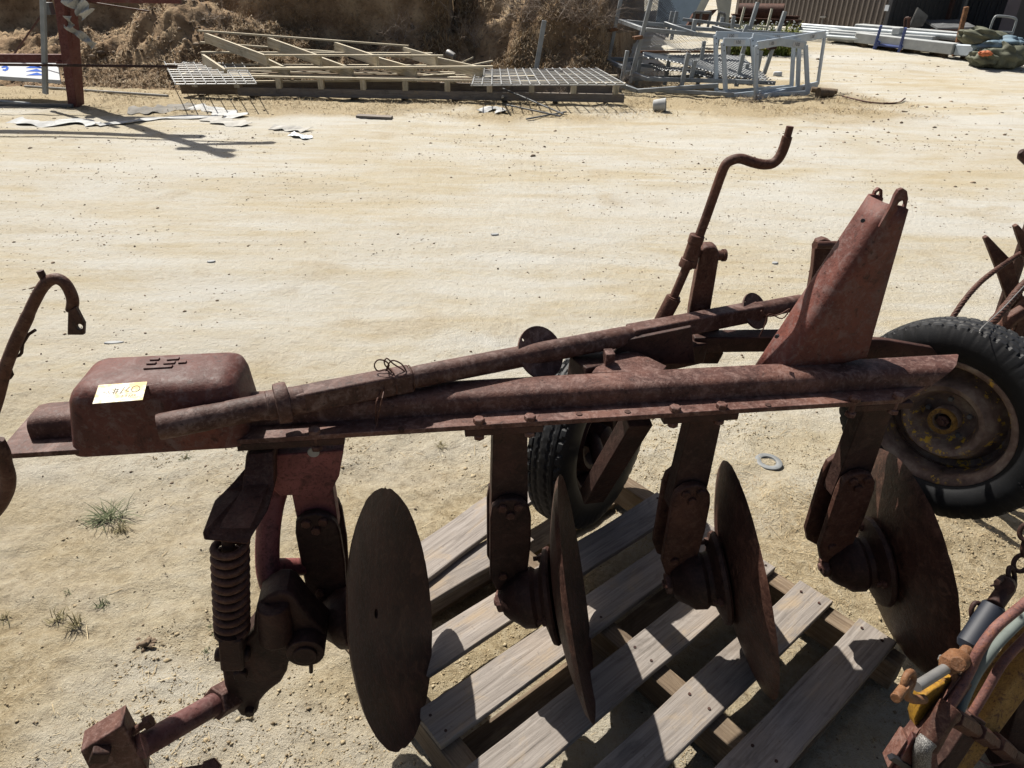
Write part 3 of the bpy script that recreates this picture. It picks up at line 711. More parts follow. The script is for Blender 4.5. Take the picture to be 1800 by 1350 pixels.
mb = MB(); mb.tube([Yp(1204, 470, y0), Yp(1210, 455, y0)], 0.0185, 12); mb.build('lower_collar', 'rust_brown', crank, smooth=30, bevel=0.002)
mb = MB(); mb.tube([Yp(1211, 455, y0), Yp(1222, 424, y0)], 0.0165, 14); mb.cyl(Yp(1216, 440, y0), Yp(1236, 446, 1.70), 0.013, 10); mb.tube([Yp(1221, 428, y0), Yp(1226, 413, y0)], 0.019, 14); mb.build('trunnion', 'rust_brown', crank, smooth=35, bevel=0.0015)
# second pin behind the mast
mb = MB(); mb.prism([Yp(*q, 1.90) for q in [(1433, 438), (1438, 424), (1450, 420), (1462, 424), (1466, 440), (1452, 470), (1440, 530), (1425, 620), (1400, 620), (1420, 530), (1430, 472)]], (0, 0.03, 0)); pp = mb.build('link_post', 'rust_brown', plough, bevel=0.004)
mb = MB(); mb.cyl(Yp(1432, 431, 1.86), Yp(1480, 430, 1.90), 0.011, 12); mb.build('link_pin', 'rust_brown', pp, smooth=35)
mb = MB(); mb.bar(Yp(1412, 606, 1.91), Yp(1392, 600, 1.64), 0.05, 0.045); mb.build('rail_stub', 'rust_dark', plough, bevel=0.004)

def tyre_mesh(C, ax, Ro, rr, wd, nseg=240, shoulder_lugs=46):
    """tyre with moulded zigzag ribs and shoulder blocks: profile from bead to bead"""
    ax, x, y = frame_from(ax); prof = []
    hw = wd / 2
    ctrl = [(-0.62, rr), (-0.80, rr + 0.010), (-0.96, rr + 0.030), (-1.0, rr + 0.055), (-0.94, Ro - 0.026), (-0.84, Ro - 0.012)]
    for h, r_ in ctrl: prof.append((h * hw, r_, 0))
    for h in np.linspace(-0.78, 0.78, 27): prof.append((h * hw, Ro - 0.006 * (h / 0.78) ** 2, 1))
    for h, r_ in ctrl[::-1]: prof.append((-h * hw, r_, 0))
    vs = []; m = len(prof)
    for (h, r_, tr) in prof:
        hn = h / hw
        for k in range(nseg):
            q = 2 * math.pi * k / nseg; d = 0.0
            if tr:
                ph = (q * shoulder_lugs / (2 * math.pi) + hn * 0.9) % 1.0
                zig = 0.05 * (1 if (q * 60 / (2 * math.pi)) % 1 < 0.5 else -1)
                if abs(abs(hn + zig * 0.6) - 0.24) < 0.035 or abs(abs(hn) - 0.56) < 0.035: d = 0.0042
                if abs(hn) > 0.50 and ph < 0.26: d = 0.0065
                if abs(hn) < 0.5 and ((q * 60 / (2 * math.pi) + hn * 1.2) % 1) < 0.16: d = max(d, 0.0016)
            elif r_ > Ro - 0.03:
                ph = (q * shoulder_lugs / (2 * math.pi) + hn * 0.35) % 1.0
                if ph < 0.26: d = 0.004
            vs.append(C + ax * h + (x * math.cos(q) + y * math.sin(q)) * (r_ - d))
    fs = [(i * nseg + k, i * nseg + (k + 1) % nseg, (i + 1) * nseg + (k + 1) % nseg, (i + 1) * nseg + k) for i in range(m - 1) for k in range(nseg)]
    mb = MB(); mb.add(vs, fs); return mb
def rim_mesh(C, ax, rr, wd):
    hw = wd / 2
    prof = [(hw * 0.66, rr + 0.006), (hw * 0.76, rr + 0.002), (hw * 0.76, rr - 0.005), (hw * 0.62, rr - 0.016), (hw * 0.50, rr - 0.019), (0.000, rr - 0.022), (-0.032, rr - 0.028), (-0.038, rr - 0.044),
            (-0.016, rr - 0.058), (0.016, rr - 0.068), (0.030, rr - 0.080), (0.026, rr - 0.094), (0.004, rr - 0.106), (-0.012, rr - 0.114), (-0.014, 0.050), (-0.014, 0.0)]
    back = [(-hw * 0.74, rr + 0.003), (-hw * 0.6, rr - 0.012), (-0.01, rr - 0.036)]
    mb = MB(); mb.lathe(C, ax, [(p[0], p[1]) for p in prof], 72); mb.lathe(C, ax, back, 72); return mb
# furrow wheel behind the beam
WC = Vector((0.268, 1.865, 0.452)); WA = Vector((math.cos(R(-35)), math.sin(R(-35)), 0.06))
wheel = rim_mesh(WC, WA, 0.190, 0.130).build('furrow_wheel', 'rust_dark', plough, smooth=40, label='dark rubber-tyred furrow wheel behind the beam')
tyre_mesh(WC, WA, 0.312, 0.190, 0.145).build('tyre', 'rubber', wheel, smooth=24)
mb = MB(); mb.lathe(WC, WA, [(-0.01, 0.045), (0.05, 0.042), (0.06, 0.030), (0.07, 0.0)], 24); mb.build('wheel_hub', 'rust_dark', wheel, smooth=35)
mb = MB(); pa = Pl(1122, 735, 0.16); pb = Yp(1040, 872, 1.60); mb.bar(pa, pb, 0.065, 0.05, up=(0.3, -1, 0.2)); mb.cyl(pb + (pa - pb) * 0.3, WC, 0.022, 14); mb.build('wheel_arm', 'rust_dark', plough, bevel=0.003)
# carrier of the right-hand wheel belongs to the next implement, built further down

# rear wheel arm under the left end: pad bracket, spring, casting and stub shaft
T0 = 0.0
mb = MB(); mb.prism([Pl(*q, 0.03) for q in [(440, 803), (604, 792), (596, 838), (576, 876), (545, 874), (520, 871), (492, 872), (470, 852), (444, 838)]], BN * 0.060); br = mb.build('bracket_plate', 'red_paint', plough, bevel=0.003, label='bracket plate with faded red paint')
mb = MB(); p = Pl(551, 795, 0.029); mb.lathe(p, -BN, [(0, 0.013), (0.002, 0.012)], 14, True); mb.build('plug', 'scrap', br, smooth=0)
mb = MB(); mb.prism([Pl(x_, y_, 0.0 - 0.14 * max(0, min(1, (y_ - 850) / 85))) for (x_, y_) in [(432, 800), (482, 795), (482, 858), (470, 900), (441, 946), (438, 958), (358, 950), (355, 937), (372, 920), (427, 862)]], BN * 0.10); mb.build('spring_seat', 'rust_brown', plough, bevel=0.004)
mb = MB(); mb.prism([Pl(x_, y_, -0.015 - 0.14 * max(0, min(1, (y_ - 850) / 85))) for (x_, y_) in [(385, 930), (428, 862), (440, 852), (470, 858), (440, 930)]], BN * 0.02); mb.build('seat_rib', 'rust_brown', plough, bevel=0.003)
D0 = -0.12
sa = Pl(404, 952, D0); sb = Pl(408, 1104, D0); ax, x, y = frame_from(sb - sa); L = (sb - sa).length; pts = []
turns = 10.4; nn = int(turns * 20)
for i in range(nn + 1):
    q = i / nn; ta = 2 * math.pi * turns * q; pts.append(sa + ax * L * q + (x * math.cos(ta) + y * math.sin(ta)) * 0.0310)
mb = MB(); mb.tube(pts, 0.0082, 9); spring = mb.build('coil_spring', 'rust_brown', plough, smooth=60)
mb = MB(); mb.cyl(sa + Vector((0, 0, 0.02)), Pl(408, 1165, D0), 0.013, 14); mb.lathe(sb, ax, [(-0.004, 0.038), (0.008, 0.038), (0.010, 0.02)], 24, True); mb.build('spring_rod', 'rust_dark', plough, smooth=35)
mb = MB(); mb.tube(catmull([Pl(x_, y_, 0.07 - 0.13 * (y_ - 858) / 204) for (x_, y_) in [(487, 858), (478, 890), (472, 930), (470, 975), (473, 1010), (484, 1040), (500, 1062)]], 5), 0.027, 16); pip = mb.build('pivot_tube', 'red_paint', plough, smooth=50, label='curved tube in faded red paint')
mb = MB(); mb.cyl(Pl(482, 997, -0.02), Pl(535, 996, 0.03), 0.021, 14); mb.build('cross_tube', 'red_paint', plough, smooth=40)
cast = [(447, 1084), (452, 1064), (470, 1050), (487, 1042), (503, 1042), (515, 1048), (545, 1086), (560, 1100), (572, 1112), (572, 1130), (556, 1154), (535, 1164), (520, 1166), (507, 1165), (504, 1182), (494, 1200), (470, 1218), (455, 1236), (452, 1254), (438, 1262), (422, 1260), (412, 1244), (402, 1226), (394, 1206), (389, 1176), (393, 1160), (405, 1148), (430, 1128), (445, 1110)]
mb = MB(); mb.prism([Pl(*q, D0) for q in cast], BN * 0.075); cst = mb.build('casting', 'rust_dark', plough, bevel=0.008, seg=3)
mb = MB(); mb.tube([Pl(487, 1118, D0), Pl(480, 1060, D0)], [0.040, 0.034], 20); mb.build('casting_boss', 'rust_dark', plough, smooth=40, bevel=0.003)
mb = MB(); p = Pl(540, 1127, D0); mb.cyl(p + BN * 0.03, p - BN * 0.035, 0.042, 24); mb.cyl(p - BN * 0.034, p - BN * 0.042, 0.026, 18); mb.cyl(Pl(546, 1150, D0 - .02), Pl(547, 1182, D0 - .02), 0.005, 8); mb.build('pivot_boss', 'rust_dark', plough, smooth=35, bevel=0.003)
mb = MB(); p = Pl(412, 1152, -0.02); mb.bar(Pl(408, 1110, D0 - 0.012), Pl(412, 1165, D0 - 0.012), 0.05, 0.05, up=BN); mb.cyl(Pl(378, 1150, D0 - 0.012), Pl(440, 1150, D0 - 0.012), 0.016, 12); mb.build('clevis', 'rust_dark', plough, bevel=0.006)
for (px, py, r_) in [(424, 1180, 0.016), (440, 1246, 0.012)]:
    mb = MB(); mb.hexbolt(Pl(px, py, D0 + 0.001), -BN, r_, 0.016, 0.5); mb.build('bolt', 'rust_dark', cst, smooth=25)
# stub shaft to the lower left with clamp collar and end plate
ea = Pl(404, 1222, D0 + 0.02); eb = Pl(248, 1312, -0.27)
mb = MB(); mb.cyl(ea, eb, 0.0265, 20); shaft = mb.build('stub_shaft', 'rust_red', plough, smooth=40)
d = (eb - ea).normalized(); mb = MB(); mb.cyl(ea - d * 0.01, ea + d * 0.045, 0.040, 6); mb.build('clamp_collar', 'rust', plough, smooth=20, bevel=0.003)
pc = [Pl(141, 1322, -0.29), Pl(217, 1274, -0.27), Pl(262, 1358, -0.27), Pl(186, 1412, -0.29)]
nrm = (pc[1] - pc[0]).cross(pc[3] - pc[0]).normalized(); nrm = nrm if nrm.y < 0 else -nrm
mb = MB(); mb.prism(pc, -nrm * 0.05); ep = mb.build('end_plate', 'rust', plough, bevel=0.003)
mb = MB(); p = Pl(177, 1320, -0.285); mb.lathe(p, nrm, [(0, 0.024), (0.016, 0.024), (0.019, 0.020)], 4, True, 0.3); mb.build('square_bolt', 'rust_dark', ep, smooth=10, bevel=0.002)
mb = MB(); mb.cyl(Pl(226, 1290, -0.25), Pl(256, 1272, -0.24), 0.008, 12); q0 = Pl(256, 1272, -0.24); mb.hexbolt(q0, (q0 - Pl(226, 1290, -0.25)), 0.015, 0.014, 0.2); mb.build('set_bolt', 'rust_brown', ep, smooth=25)
mb = MB(); p = Pl(372, 1352, -0.27); mb.hexbolt(p, Vector((0.1, -0.5, 1)), 0.022, 0.018, 0.2); mb.bar(p + Vector((0.01, 0, -0.016)), Pl(225, 1385, -0.255), 0.035, 0.03); mb.build('lower_clamp', 'rust_brown', plough, smooth=20)

# ------------------------------------------------------------------ loose cross shaft tied over the beam
A0 = W(-0.593, -0.046, 0.984); A1 = W(0.955, 0.398, 0.986)
shl = thing('cross_shaft', 'long rusty cross shaft with round and square sections resting across the plough beam', 'shaft', A0)
dv = (A1 - A0); SL = dv.length; dv.normalize(); hx = Vector((0, 0, 1)).cross(dv).normalized(); hy = dv.cross(hx)
def at(f): return A0 + dv * (SL * f)
def fr(px, py):   # station along the shaft seen at a picture point
    d_ = ray(px, py); n_ = d_.cross(hy); n2 = hy.cross(dv)
    pz = Zp(px, py, 0.984); return (pz - A0).dot(dv) / SL
def square(f0, f1, w0, w1, tw=0.0):
    v = []
    for f, w in ((f0, w0), (f1, w1)):
        for (i, j) in ((-1, -1), (1, -1), (1, 1), (-1, 1)): v.append(at(f) + hx * i * w / 2 + hy * j * w / 2)
    mb.add(v, [(3, 2, 1, 0), (4, 5, 6, 7)] + [(i, (i + 1) % 4, (i + 1) % 4 + 4, i + 4) for i in range(4)])
F = [fr(x, y) for (x, y) in [(278, 752), (365, 735), (398, 729), (470, 716), (486, 713), (506, 709), (535, 703), (722, 664), (950, 614), (1105, 590), (1330, 545)]]
mb = MB()
mb.tube([at(0.0), at(0.004), at(F[1]), at(F[1] + .002), at(F[2]), at(F[2] + .002), at(F[3])], [0.0245, 0.026, 0.026, 0.0252, 0.0252, 0.026, 0.0262], 28)
mb.tube([at(F[3] - .01), at(F[3]), at(F[3] + .001), at(F[4])], [0.027, 0.029, 0.031, 0.031], 28)
mb.tube([at(F[5]), at(F[5] + 0.004), at(F[6])], [0.026, 0.030, 0.028], 28)
mb.tube([at(F[7] - 0.03), at(F[7] + 0.012), at(F[9] - 0.012), at(F[9] + 0.03)], [0.020, 0.0252, 0.0255, 0.020], 28)
mb.build('shaft_tube', 'rust_shaft', shl, smooth=40)
mb = MB(); square(F[6] - 0.012, F[7], 0.046, 0.048); mb.build('square_section', 'rust_shaft', shl, bevel=0.005, smooth=30)
mb = MB(); square(F[9], F[10], 0.046, 0.044); mb.build('square_section', 'rust_shaft', shl, bevel=0.005, smooth=30)
mb = MB(); mb.tube([at(F[10] - .01), at(1.0)], [0.023, 0.022], 20); mb.build('shaft_end', 'rust_shaft', shl, smooth=40)
mb = MB(); mb.lathe(at(F[4]), dv, [(-0.002, 0.03), (0, 0.041), (0.008, 0.0425), (0.022, 0.0425), (0.025, 0.041), (0.027, 0.03)], 40); mb.build('thrust_collar', 'rust_shaft', shl, smooth=35)
for (f, rad, hole) in ((F[8] - 0.006, 0.064, True), (fr(1322, 546), 0.050, True)):
    c = at(f); nx = (dv * 0.42 - BN * 0.72 + Vector((0, 0, 0.52))).normalized(); _, x, y = frame_from(nx); mb = MB()
    outer = [c + (x * math.cos(a) + y * math.sin(a)) * rad for a in np.linspace(0, 2 * math.pi, 49)[:-1]]
    hp = c + (x * math.cos(2.25) + y * math.sin(2.25)) * rad * 0.86
    mb.plate(outer, [(hp, 0.004)], nx * 0.005); mb.build('guard_disc', 'rust_shaft', shl, smooth=25)
# tie wire
tw = thing('tie_wire', 'thin rusty wire looped round the cross shaft and the beam flange', 'wire', at(F[7] - 0.03))
c = at(fr(688, 671)); mb = MB()
lp = [c + hx * 0.030 * math.cos(a) + hy * 0.030 * math.sin(a) + dv * 0.004 * math.sin(a * 0.5) for a in np.linspace(0, 2 * math.pi, 13)]
mb.tube(lp, 0.0016, 6)
c2 = at(fr(722, 664)); mb.tube([c2 + hx * 0.028 * math.cos(a) + hy * 0.028 * math.sin(a) for a in np.linspace(0, 2 * math.pi, 13)], 0.0014, 6)
mb.tube(catmull([c - hx * -0.03 + hy * 0.005, Zp(672, 700, 0.98), Zp(664, 735, 0.93), Zp(660, 762, 0.905), Zp(655, 762, 0.893), Zp(661, 735, 0.925), Zp(662, 705, 0.975), c + hx * 0.03], 4), 0.0016, 6)
mb.build('wire_loop', 'rust_brown', tw, smooth=40)
mb = MB(); b0 = c + hy * 0.032
mb.tube(catmull([Pl(*q, (c - BO).dot(BN)) for q in [(688, 657), (678, 650), (664, 652), (658, 642), (664, 633), (676, 634), (684, 642), (678, 652), (688, 634), (706, 640), (716, 656), (722, 664), (708, 650), (692, 640), (680, 630), (676, 640), (690, 655)]], 4), 0.0016, 6)
mb.build('wire_twist', 'rust_brown', tw, smooth=40)
# wire on the far end
mb = MB(); mb.tube(catmull([Yp(*q, 1.56) for q in [(1338, 546), (1350, 556), (1372, 552), (1388, 543), (1375, 560), (1352, 552), (1345, 570), (1335, 592)]], 4), 0.0016, 6)
props(mb.build('tie_wire', 'rust_brown', None, smooth=40), 'short bent wire at the far end of the cross shaft beside the mast', 'wire')

# ------------------------------------------------------------------ next implement on the right: raised wheel, tines, wire rope
RC = Vector((1.235, 1.634, 0.687)); RA = Vector((math.cos(R(-141)), math.sin(R(-141)), 0.04)).normalized()
nb = thing('implement_wheel', 'black road tyre on a rusty rim with yellow lichen, raised beside the plough beam', 'wheel', (1.62, 1.86, 0.0)); ORG[nb] = Vector((1.62, 1.86, 0.0))
rim_mesh(RC, RA, 0.184, 0.125).build('rim', 'rim', nb, smooth=40)
ty = tyre_mesh(RC, RA, 0.289, 0.184, 0.136, 420, 56).build('tyre', 'rubber', nb, smooth=24)
mb = MB(); mb.lathe(RC, RA, [(-0.03, 0.03), (-0.004, 0.040), (0.026, 0.036), (0.030, 0.032), (0.030, 0.024), (0.012, 0.022), (0.012, 0.0)], 28); hb = mb.build('hub', 'rim', nb, smooth=35)
mb = MB(); mb.lathe(RC, RA, [(0.026, 0.038), (0.034, 0.037), (0.034, 0.026), (0.026, 0.025)], 28); mb.build('hub_rim', 'yellow_worn', hb, smooth=35)
mb = MB(); mb.hexbolt(RC + RA * 0.012, RA, 0.018, 0.020, 0.3); mb.cyl(RC + RA * 0.03, RC + RA * 0.040, 0.009, 10); mb.build('axle_nut', 'rust', hb, smooth=25, bevel=0.001, seg=1)
_, rx, ry = frame_from(RA)
for kq in range(5):
    an = 2 * math.pi * kq / 5 + 0.5; p = RC + (rx * math.cos(an) + ry * math.sin(an)) * 0.056
    mb = MB(); mb.hexbolt(p - RA * 0.015, RA, 0.0075, 0.012, 0.2); mb.build('wheel_nut', 'zinc', nb, smooth=25)
# moulded size on the sidewall
upv = (ry if ry.z > 0 else -ry); side = RA.cross(upv) if (RA.cross(upv)).x > 0 else upv.cross(RA)
for i, ch in enumerate('R13'):
    an = R(10 - 13 * i); rad = side * math.cos(an) + upv * math.sin(an); tan = side * math.sin(an) - upv * math.cos(an)
    mb = MB(); text_mb(mb, ch, RC + rad * 0.232 + RA * 0.0725 - tan * 0.012, tan, rad, 0.035, 0.0008); mb.build('moulded_letter', 'rubber', ty, smooth=0)

mb = MB(); mb.cyl(RC - RA * 0.02, RC - RA * 0.16, 0.022, 16); e = RC - RA * 0.16; f2 = Vector((2.25, 2.00, 0.62)); mb.bar(e, f2, 0.06, 0.06); mb.bar(f2 + Vector((0, 0, 0.2)), Vector((2.25, 2.0, gz(2.25, 2.0) - 0.02)), 0.07, 0.07, up=(0, 1, 0)); mb.box(Vector((2.25, 2.0, gz(2.25, 2.0) + 0.006)), (0.11, 0, 0), (0, 0.11, 0), (0, 0, 0.008))
mb.build('axle_stand', 'rust_dark', nb, bevel=0.003)
# wire hooked on the tyre
mb = MB(); mb.tube(catmull([Yp(1722, 586, 1.56), Yp(1726, 576, 1.58), Yp(1760, 545, 1.7), Yp(1800, 503, 1.85), Yp(1850, 450, 2.0)], 4), 0.0016, 6); props(mb.build('binding_wire', 'zinc', None), 'thin shiny wire stretched from the raised tyre up to the right', 'wire')
# tines
ty_y = 2.15
def tine(tip, mid, foot, hw, lab):
    t = thing('cultivator_tine', lab, 'tine', (Yp(*foot, ty_y).x, ty_y, 0), 'pointed tines behind the raised wheel')
    a, b, c = Yp(*tip, ty_y), Yp(*mid, ty_y), Yp(*foot, ty_y); g = Vector((c.x + 0.10, ty_y + 0.05, gz(c.x, ty_y) - 0.02))
    d1 = (b - a).normalized(); side_ = d1.cross(Vector((0, 1, 0))).normalized()
    mb = MB(); th = Vector((0, 0.018, 0))
    mb.prism([a + side_ * 0.006, b + side_ * hw, c + side_ * hw * 0.9, c - side_ * hw * 0.9, b - side_ * hw, a - side_ * 0.006], th); mb.build('blade', 'rust_brown', t, bevel=0.003)
    mb = MB(); mb.bar(c - (c - g).normalized() * -0.03, g, 0.035, 0.03, up=(0, 1, 0)); mb.build('shank', 'rust_dark', t, bevel=0.003); return t
tine((1734, 417), (1768, 470), (1800, 570), 0.026, 'rusty pointed tine standing left of the other one, behind the raised tyre')
tine((1787, 397), (1818, 452), (1850, 560), 0.026, 'rusty pointed tine cut by the right picture edge behind the raised tyre')
mb = MB(); a, b = Yp(1794, 266, 3.2), Yp(1840, 310, 3.2); g = Vector((b.x + 0.15, 3.3, gz(b.x, 3.3) - 0.02)); mb.tube([a, a + (b - a) * 0.1, b, g], [0.012, 0.028, 0.03, 0.03], 10); props(mb.build('pointed_bar', 'rust_dark', None), 'rusty pointed bar end poking in at the far right edge above the tines', 'bar')
def rope(pts, r, name, lab, strands=4, pitch=0.05, mat='rust_brown'):
    P = catmull(pts, 14); t = thing(name, lab, 'wire rope', P[0]); mb = MB(); Ls = [0]
    for i in range(1, len(P)): Ls.append(Ls[-1] + (P[i] - P[i - 1]).length)
    for k_ in range(strands):
        ps = []
        for i, p in enumerate(P):
            tg = (P[min(i + 1, len(P) - 1)] - P[max(i - 1, 0)]).normalized(); _, x, y = frame_from(tg); q = 2 * math.pi * (Ls[i] / pitch + k_ / strands); ps.append(p + (x * math.cos(q) + y * math.sin(q)) * r * 0.5)
        mb.tube(ps, r * 0.58, 6)
    mb.build('strand', mat, t, smooth=60, kind='stuff'); return t
rope([Yp(1660, 585, 1.95), Yp(1676, 556, 1.97), Yp(1700, 522, 2.0), Yp(1726, 494, 2.05), Yp(1760, 468, 2.1), Yp(1800, 442, 2.2), Yp(1850, 415, 2.35)], 0.0085, 'wire_rope', 'rusty wire rope arching from behind the tyre across the pointed tine')
rope([Yp(1722, 590, 1.9), Yp(1745, 566, 1.92), Yp(1775, 530, 1.96), Yp(1800, 500, 2.0), Yp(1850, 455, 2.1)], 0.013, 'wire_rope', 'thicker rusty wire rope lying close over the top of the tyre')
for i, (pts, w, lab) in enumerate([([(1752, 592), (1776, 560), (1800, 545)], 0.05, 'rusty scrap bar tucked between thick wire rope and tyre'), ([(1765, 598), (1790, 585), (1815, 577)], 0.04, 'lowest rusty scrap bar behind the raised tyre at the picture edge'), ([(1745, 580), (1770, 572), (1815, 520)], 0.045, 'rusty scrap bar lying behind the lower tine')]):
    mb = MB(); P = [Yp(x, y, 2.0 + 0.05 * i) for x, y in pts]; mb.tube(P, [w * 0.3, w * 0.5, w * 0.45], 7); P2 = P[-1]; mb.bar(P2, Vector((P2.x + 0.1, P2.y + 0.1, gz(P2.x, P2.y) - 0.02)), 0.03, 0.03, up=(0, 1, 0)); props(mb.build('scrap_bar', 'rust_brown', None, bevel=0.003), lab, 'scrap bar', 'scrap bars behind the raised tyre')

# ------------------------------------------------------------------ hydraulic implement in the lower right corner
def yl(px): return 0.80 + 0.0009 * (px - 1560)     # it runs away to the right
def Q(px, py, dy=0.0): return Yp(px, py, yl(px) + dy)
hy_t = thing('hydraulic_arm', 'rusty implement arm with hoses and hydraulic fittings, yellow paint showing through', 'implement', (1.05, 1.0, 0.0)); ORG[hy_t] = Vector((1.05, 1.0, 0))
mb = MB(); mb.prism([Q(1560, 1352), Q(1594, 1300), Q(1601, 1303), Q(1688, 1188), Q(1712, 1206), Q(1668, 1262), Q(1640, 1320), Q(1628, 1352)], Vector((0.02, 0.05, -0.03))); mb.build('arm_plate', 'rust', hy_t, bevel=0.003)
mb = MB(); mb.prism([Q(1562, 1372, -0.01), Q(1606, 1296, -0.01), Q(1646, 1316, -0.01), Q(1650, 1352, -0.01), Q(1640, 1372, -0.01)], Vector((0, 0.012, 0.004))); mb.build('lap_plate', 'rust_box', hy_t, bevel=0.002)
mb = MB(); mb.prism([Q(1563, 1336, -0.016), Q(1572, 1332, -0.016), Q(1606, 1350, -0.016), Q(1600, 1358, -0.016)], Vector((0, 0.01, 0))); mb.build('slot_shade_strip', 'black', hy_t, smooth=0)  # black strip in place of the shade inside a slot
mb = MB(); mb.prism([Q(1608, 1266, 0.02), Q(1622, 1226, 0.02), Q(1640, 1212, 0.02), Q(1664, 1198, 0.02), Q(1684, 1190, 0.02), Q(1672, 1216, 0.02), Q(1640, 1262, 0.02), Q(1615, 1300, 0.02)], Vector((0.01, 0.04, -0.02))); mb.build('yellow_block', 'yellow', hy_t, bevel=0.004)
mb = MB(); a, b = Q(1640, 1375, 0.06), Q(1830, 1115, 0.06); mb.bar(a, b, 0.05, 0.075, up=(0.2, -1, 0.6)); mb.build('arm_beam', 'yellow_worn', hy_t, bevel=0.004)
g = Vector((1.30, 1.05, gz(1.3, 1.05) - 0.02)); mb = MB(); mb.bar(b - (b - a) * 0.02, g, 0.06, 0.06, up=(0, 1, 0)); mb.build('arm_leg', 'rust_dark', hy_t, bevel=0.004)
mb = MB(); mb.bar(Q(1634, 1360, 0.03), Q(1705, 1250, 0.03), 0.04, 0.06, up=(0.2, -1, 0.6)); mb.build('inner_beam', 'rust_dark', hy_t, bevel=0.003)
mb = MB(); mb.tube(catmull([Q(1664, 1250, -0.02), Q(1690, 1206, -0.01), Q(1706, 1176, 0.0), Q(1722, 1142, 0.0), Q(1748, 1106, 0.0), Q(1775, 1082, 0.0), Q(1812, 1052, 0.0)], 5), 0.0102, 14); mb.build('hose', 'hose_rust', hy_t, smooth=60)
mb = MB(); mb.tube(catmull([Q(1684, 1254, 0.0), Q(1692, 1236, 0.0), Q(1708, 1200, 0.01), Q(1730, 1162, 0.01), Q(1760, 1125, 0.01), Q(1812, 1074, 0.01)], 5), [0.006] + [0.0102] * 25, 14); mb.build('hose', 'hose_green', hy_t, smooth=60)
mb = MB(); mb.tube(catmull([Q(1705, 1262, 0.02), Q(1735, 1212, 0.02), Q(1765, 1162, 0.02), Q(1812, 1112, 0.02)], 5), 0.0098, 14); mb.build('hose', 'hose_rust', hy_t, smooth=60)
mb = MB(); mb.tube([Q(1672, 1242, -0.03), Q(1652, 1268, -0.03), Q(1628, 1312, -0.03)], 0.0225, 16); mb.build('hose_ferrule', 'rust_brown', hy_t, smooth=40, bevel=0.002)
bh_pts = catmull([Q(1632, 1300, -0.035), Q(1622, 1315, -0.035), Q(1620, 1345, -0.035), Q(1624, 1385, -0.035)], 8)
mb = MB(); mb.tube(bh_pts, [0.0165 + (0.0008 if i % 2 else 0) for i in range(len(bh_pts))], 16); mb.build('braided_hose', 'braid', hy_t, smooth=60)
fit = [(1660, 1248), (1674, 1258), (1676, 1260), (1706, 1278), (1708, 1280), (1714, 1284), (1716, 1284), (1734, 1297), (1736, 1298), (1746, 1304), (1748, 1303), (1770, 1320), (1774, 1323), (1812, 1348)]
for i, (r_, n_) in enumerate([(0.0165, 14), (0.021, 6), (0.015, 12), (0.021, 6), (0.017, 6), (0.023, 6), (0.0165, 14)]):
    p0, p1 = fit[2 * i], fit[2 * i + 1]; mb = MB(); mb.tube([Q(*p0, -0.02), Q(*p1, -0.02)], r_, n_); mb.build('hydraulic_fitting', 'rust_brown', hy_t, smooth=25 if n_ == 6 else 40, bevel=0.0015, seg=1)
mb = MB(); mb.tube(catmull([Zp(1650, 1352, 0.1), Zp(1668, 1334, 0.14), Zp(1690, 1328, 0.15), Zp(1715, 1332, 0.14), Zp(1745, 1345, 0.12), Zp(1790, 1336, 0.12)], 5), 0.0025, 8); mb.build('thin_pipe', 'hose_rust', hy_t, smooth=60)
# linkage with ring, pin and cylinder
lk = thing('link_cylinder', 'orange-rusty knuckle, zinc rod and navy cylinder hooked to the hydraulic arm', 'linkage', Q(1650, 1190, 0.05))
def ring(c, nrm, r1, r2, name, mat, sq=1.0, seg=24, par=lk):
    _, x, y = frame_from(nrm); mb = MB(); pts = [c + x * r1 * math.cos(a) + y * r1 * sq * math.sin(a) for a in np.linspace(0, 2 * math.pi, seg + 1)]; mb.tube(pts, r2, 10, cap=False); return mb.build(name, mat, par, smooth=60)
ring(Q(1597, 1197, 0.02), Vector((0.55, -0.75, 0.3)), 0.0175, 0.0068, 'ring', 'rust_orange')
mb = MB(); mb.tube(catmull([Q(1589, 1205, 0.015), Q(1594, 1222, 0.01), Q(1606, 1229, 0.005), Q(1624, 1229, 0.0)], 5), 0.009, 12); mb.build('hook', 'rust_orange', lk, smooth=60)
mb = MB(); mb.cyl(Q(1574, 1228, 0.0), Q(1600, 1195, 0.03), 0.0095, 12); mb.build('pin', 'rust_orange', lk, smooth=40, bevel=0.001, seg=1)
mb = MB(); mb.cyl(Q(1611, 1207, 0.02), Q(1674, 1168, 0.03), 0.0105, 14); mb.build('zinc_rod', 'zinc', lk, smooth=40)
mb = MB(); mb.tube([Q(1660, 1180, 0.03), Q(1668, 1168, 0.03), Q(1682, 1160, 0.03), Q(1692, 1158, 0.03)], [0.012, 0.021, 0.0235, 0.018], 14); mb.cyl(Q(1684, 1168, -0.005), Q(1680, 1156, 0.06), 0.015, 16); mb.cyl(Q(1682, 1164, 0.03), Q(1702, 1140, 0.05), 0.012, 14); mb.build('knuckle', 'rust_orange', lk, smooth=45, bevel=0.002)
mb = MB(); mb.cyl(Q(1657, 1164, 0.05), Q(1660, 1156, 0.055), 0.010, 12); mb.build('washer', 'zinc', lk, smooth=40)
mb = MB(); mb.tube([Q(1700, 1138, 0.06), Q(1703, 1132, 0.06), Q(1747, 1066, 0.09), Q(1749, 1062, 0.09)], [0.020, 0.0235, 0.0235, 0.019], 20); mb.build('cylinder', 'navy', lk, smooth=35)
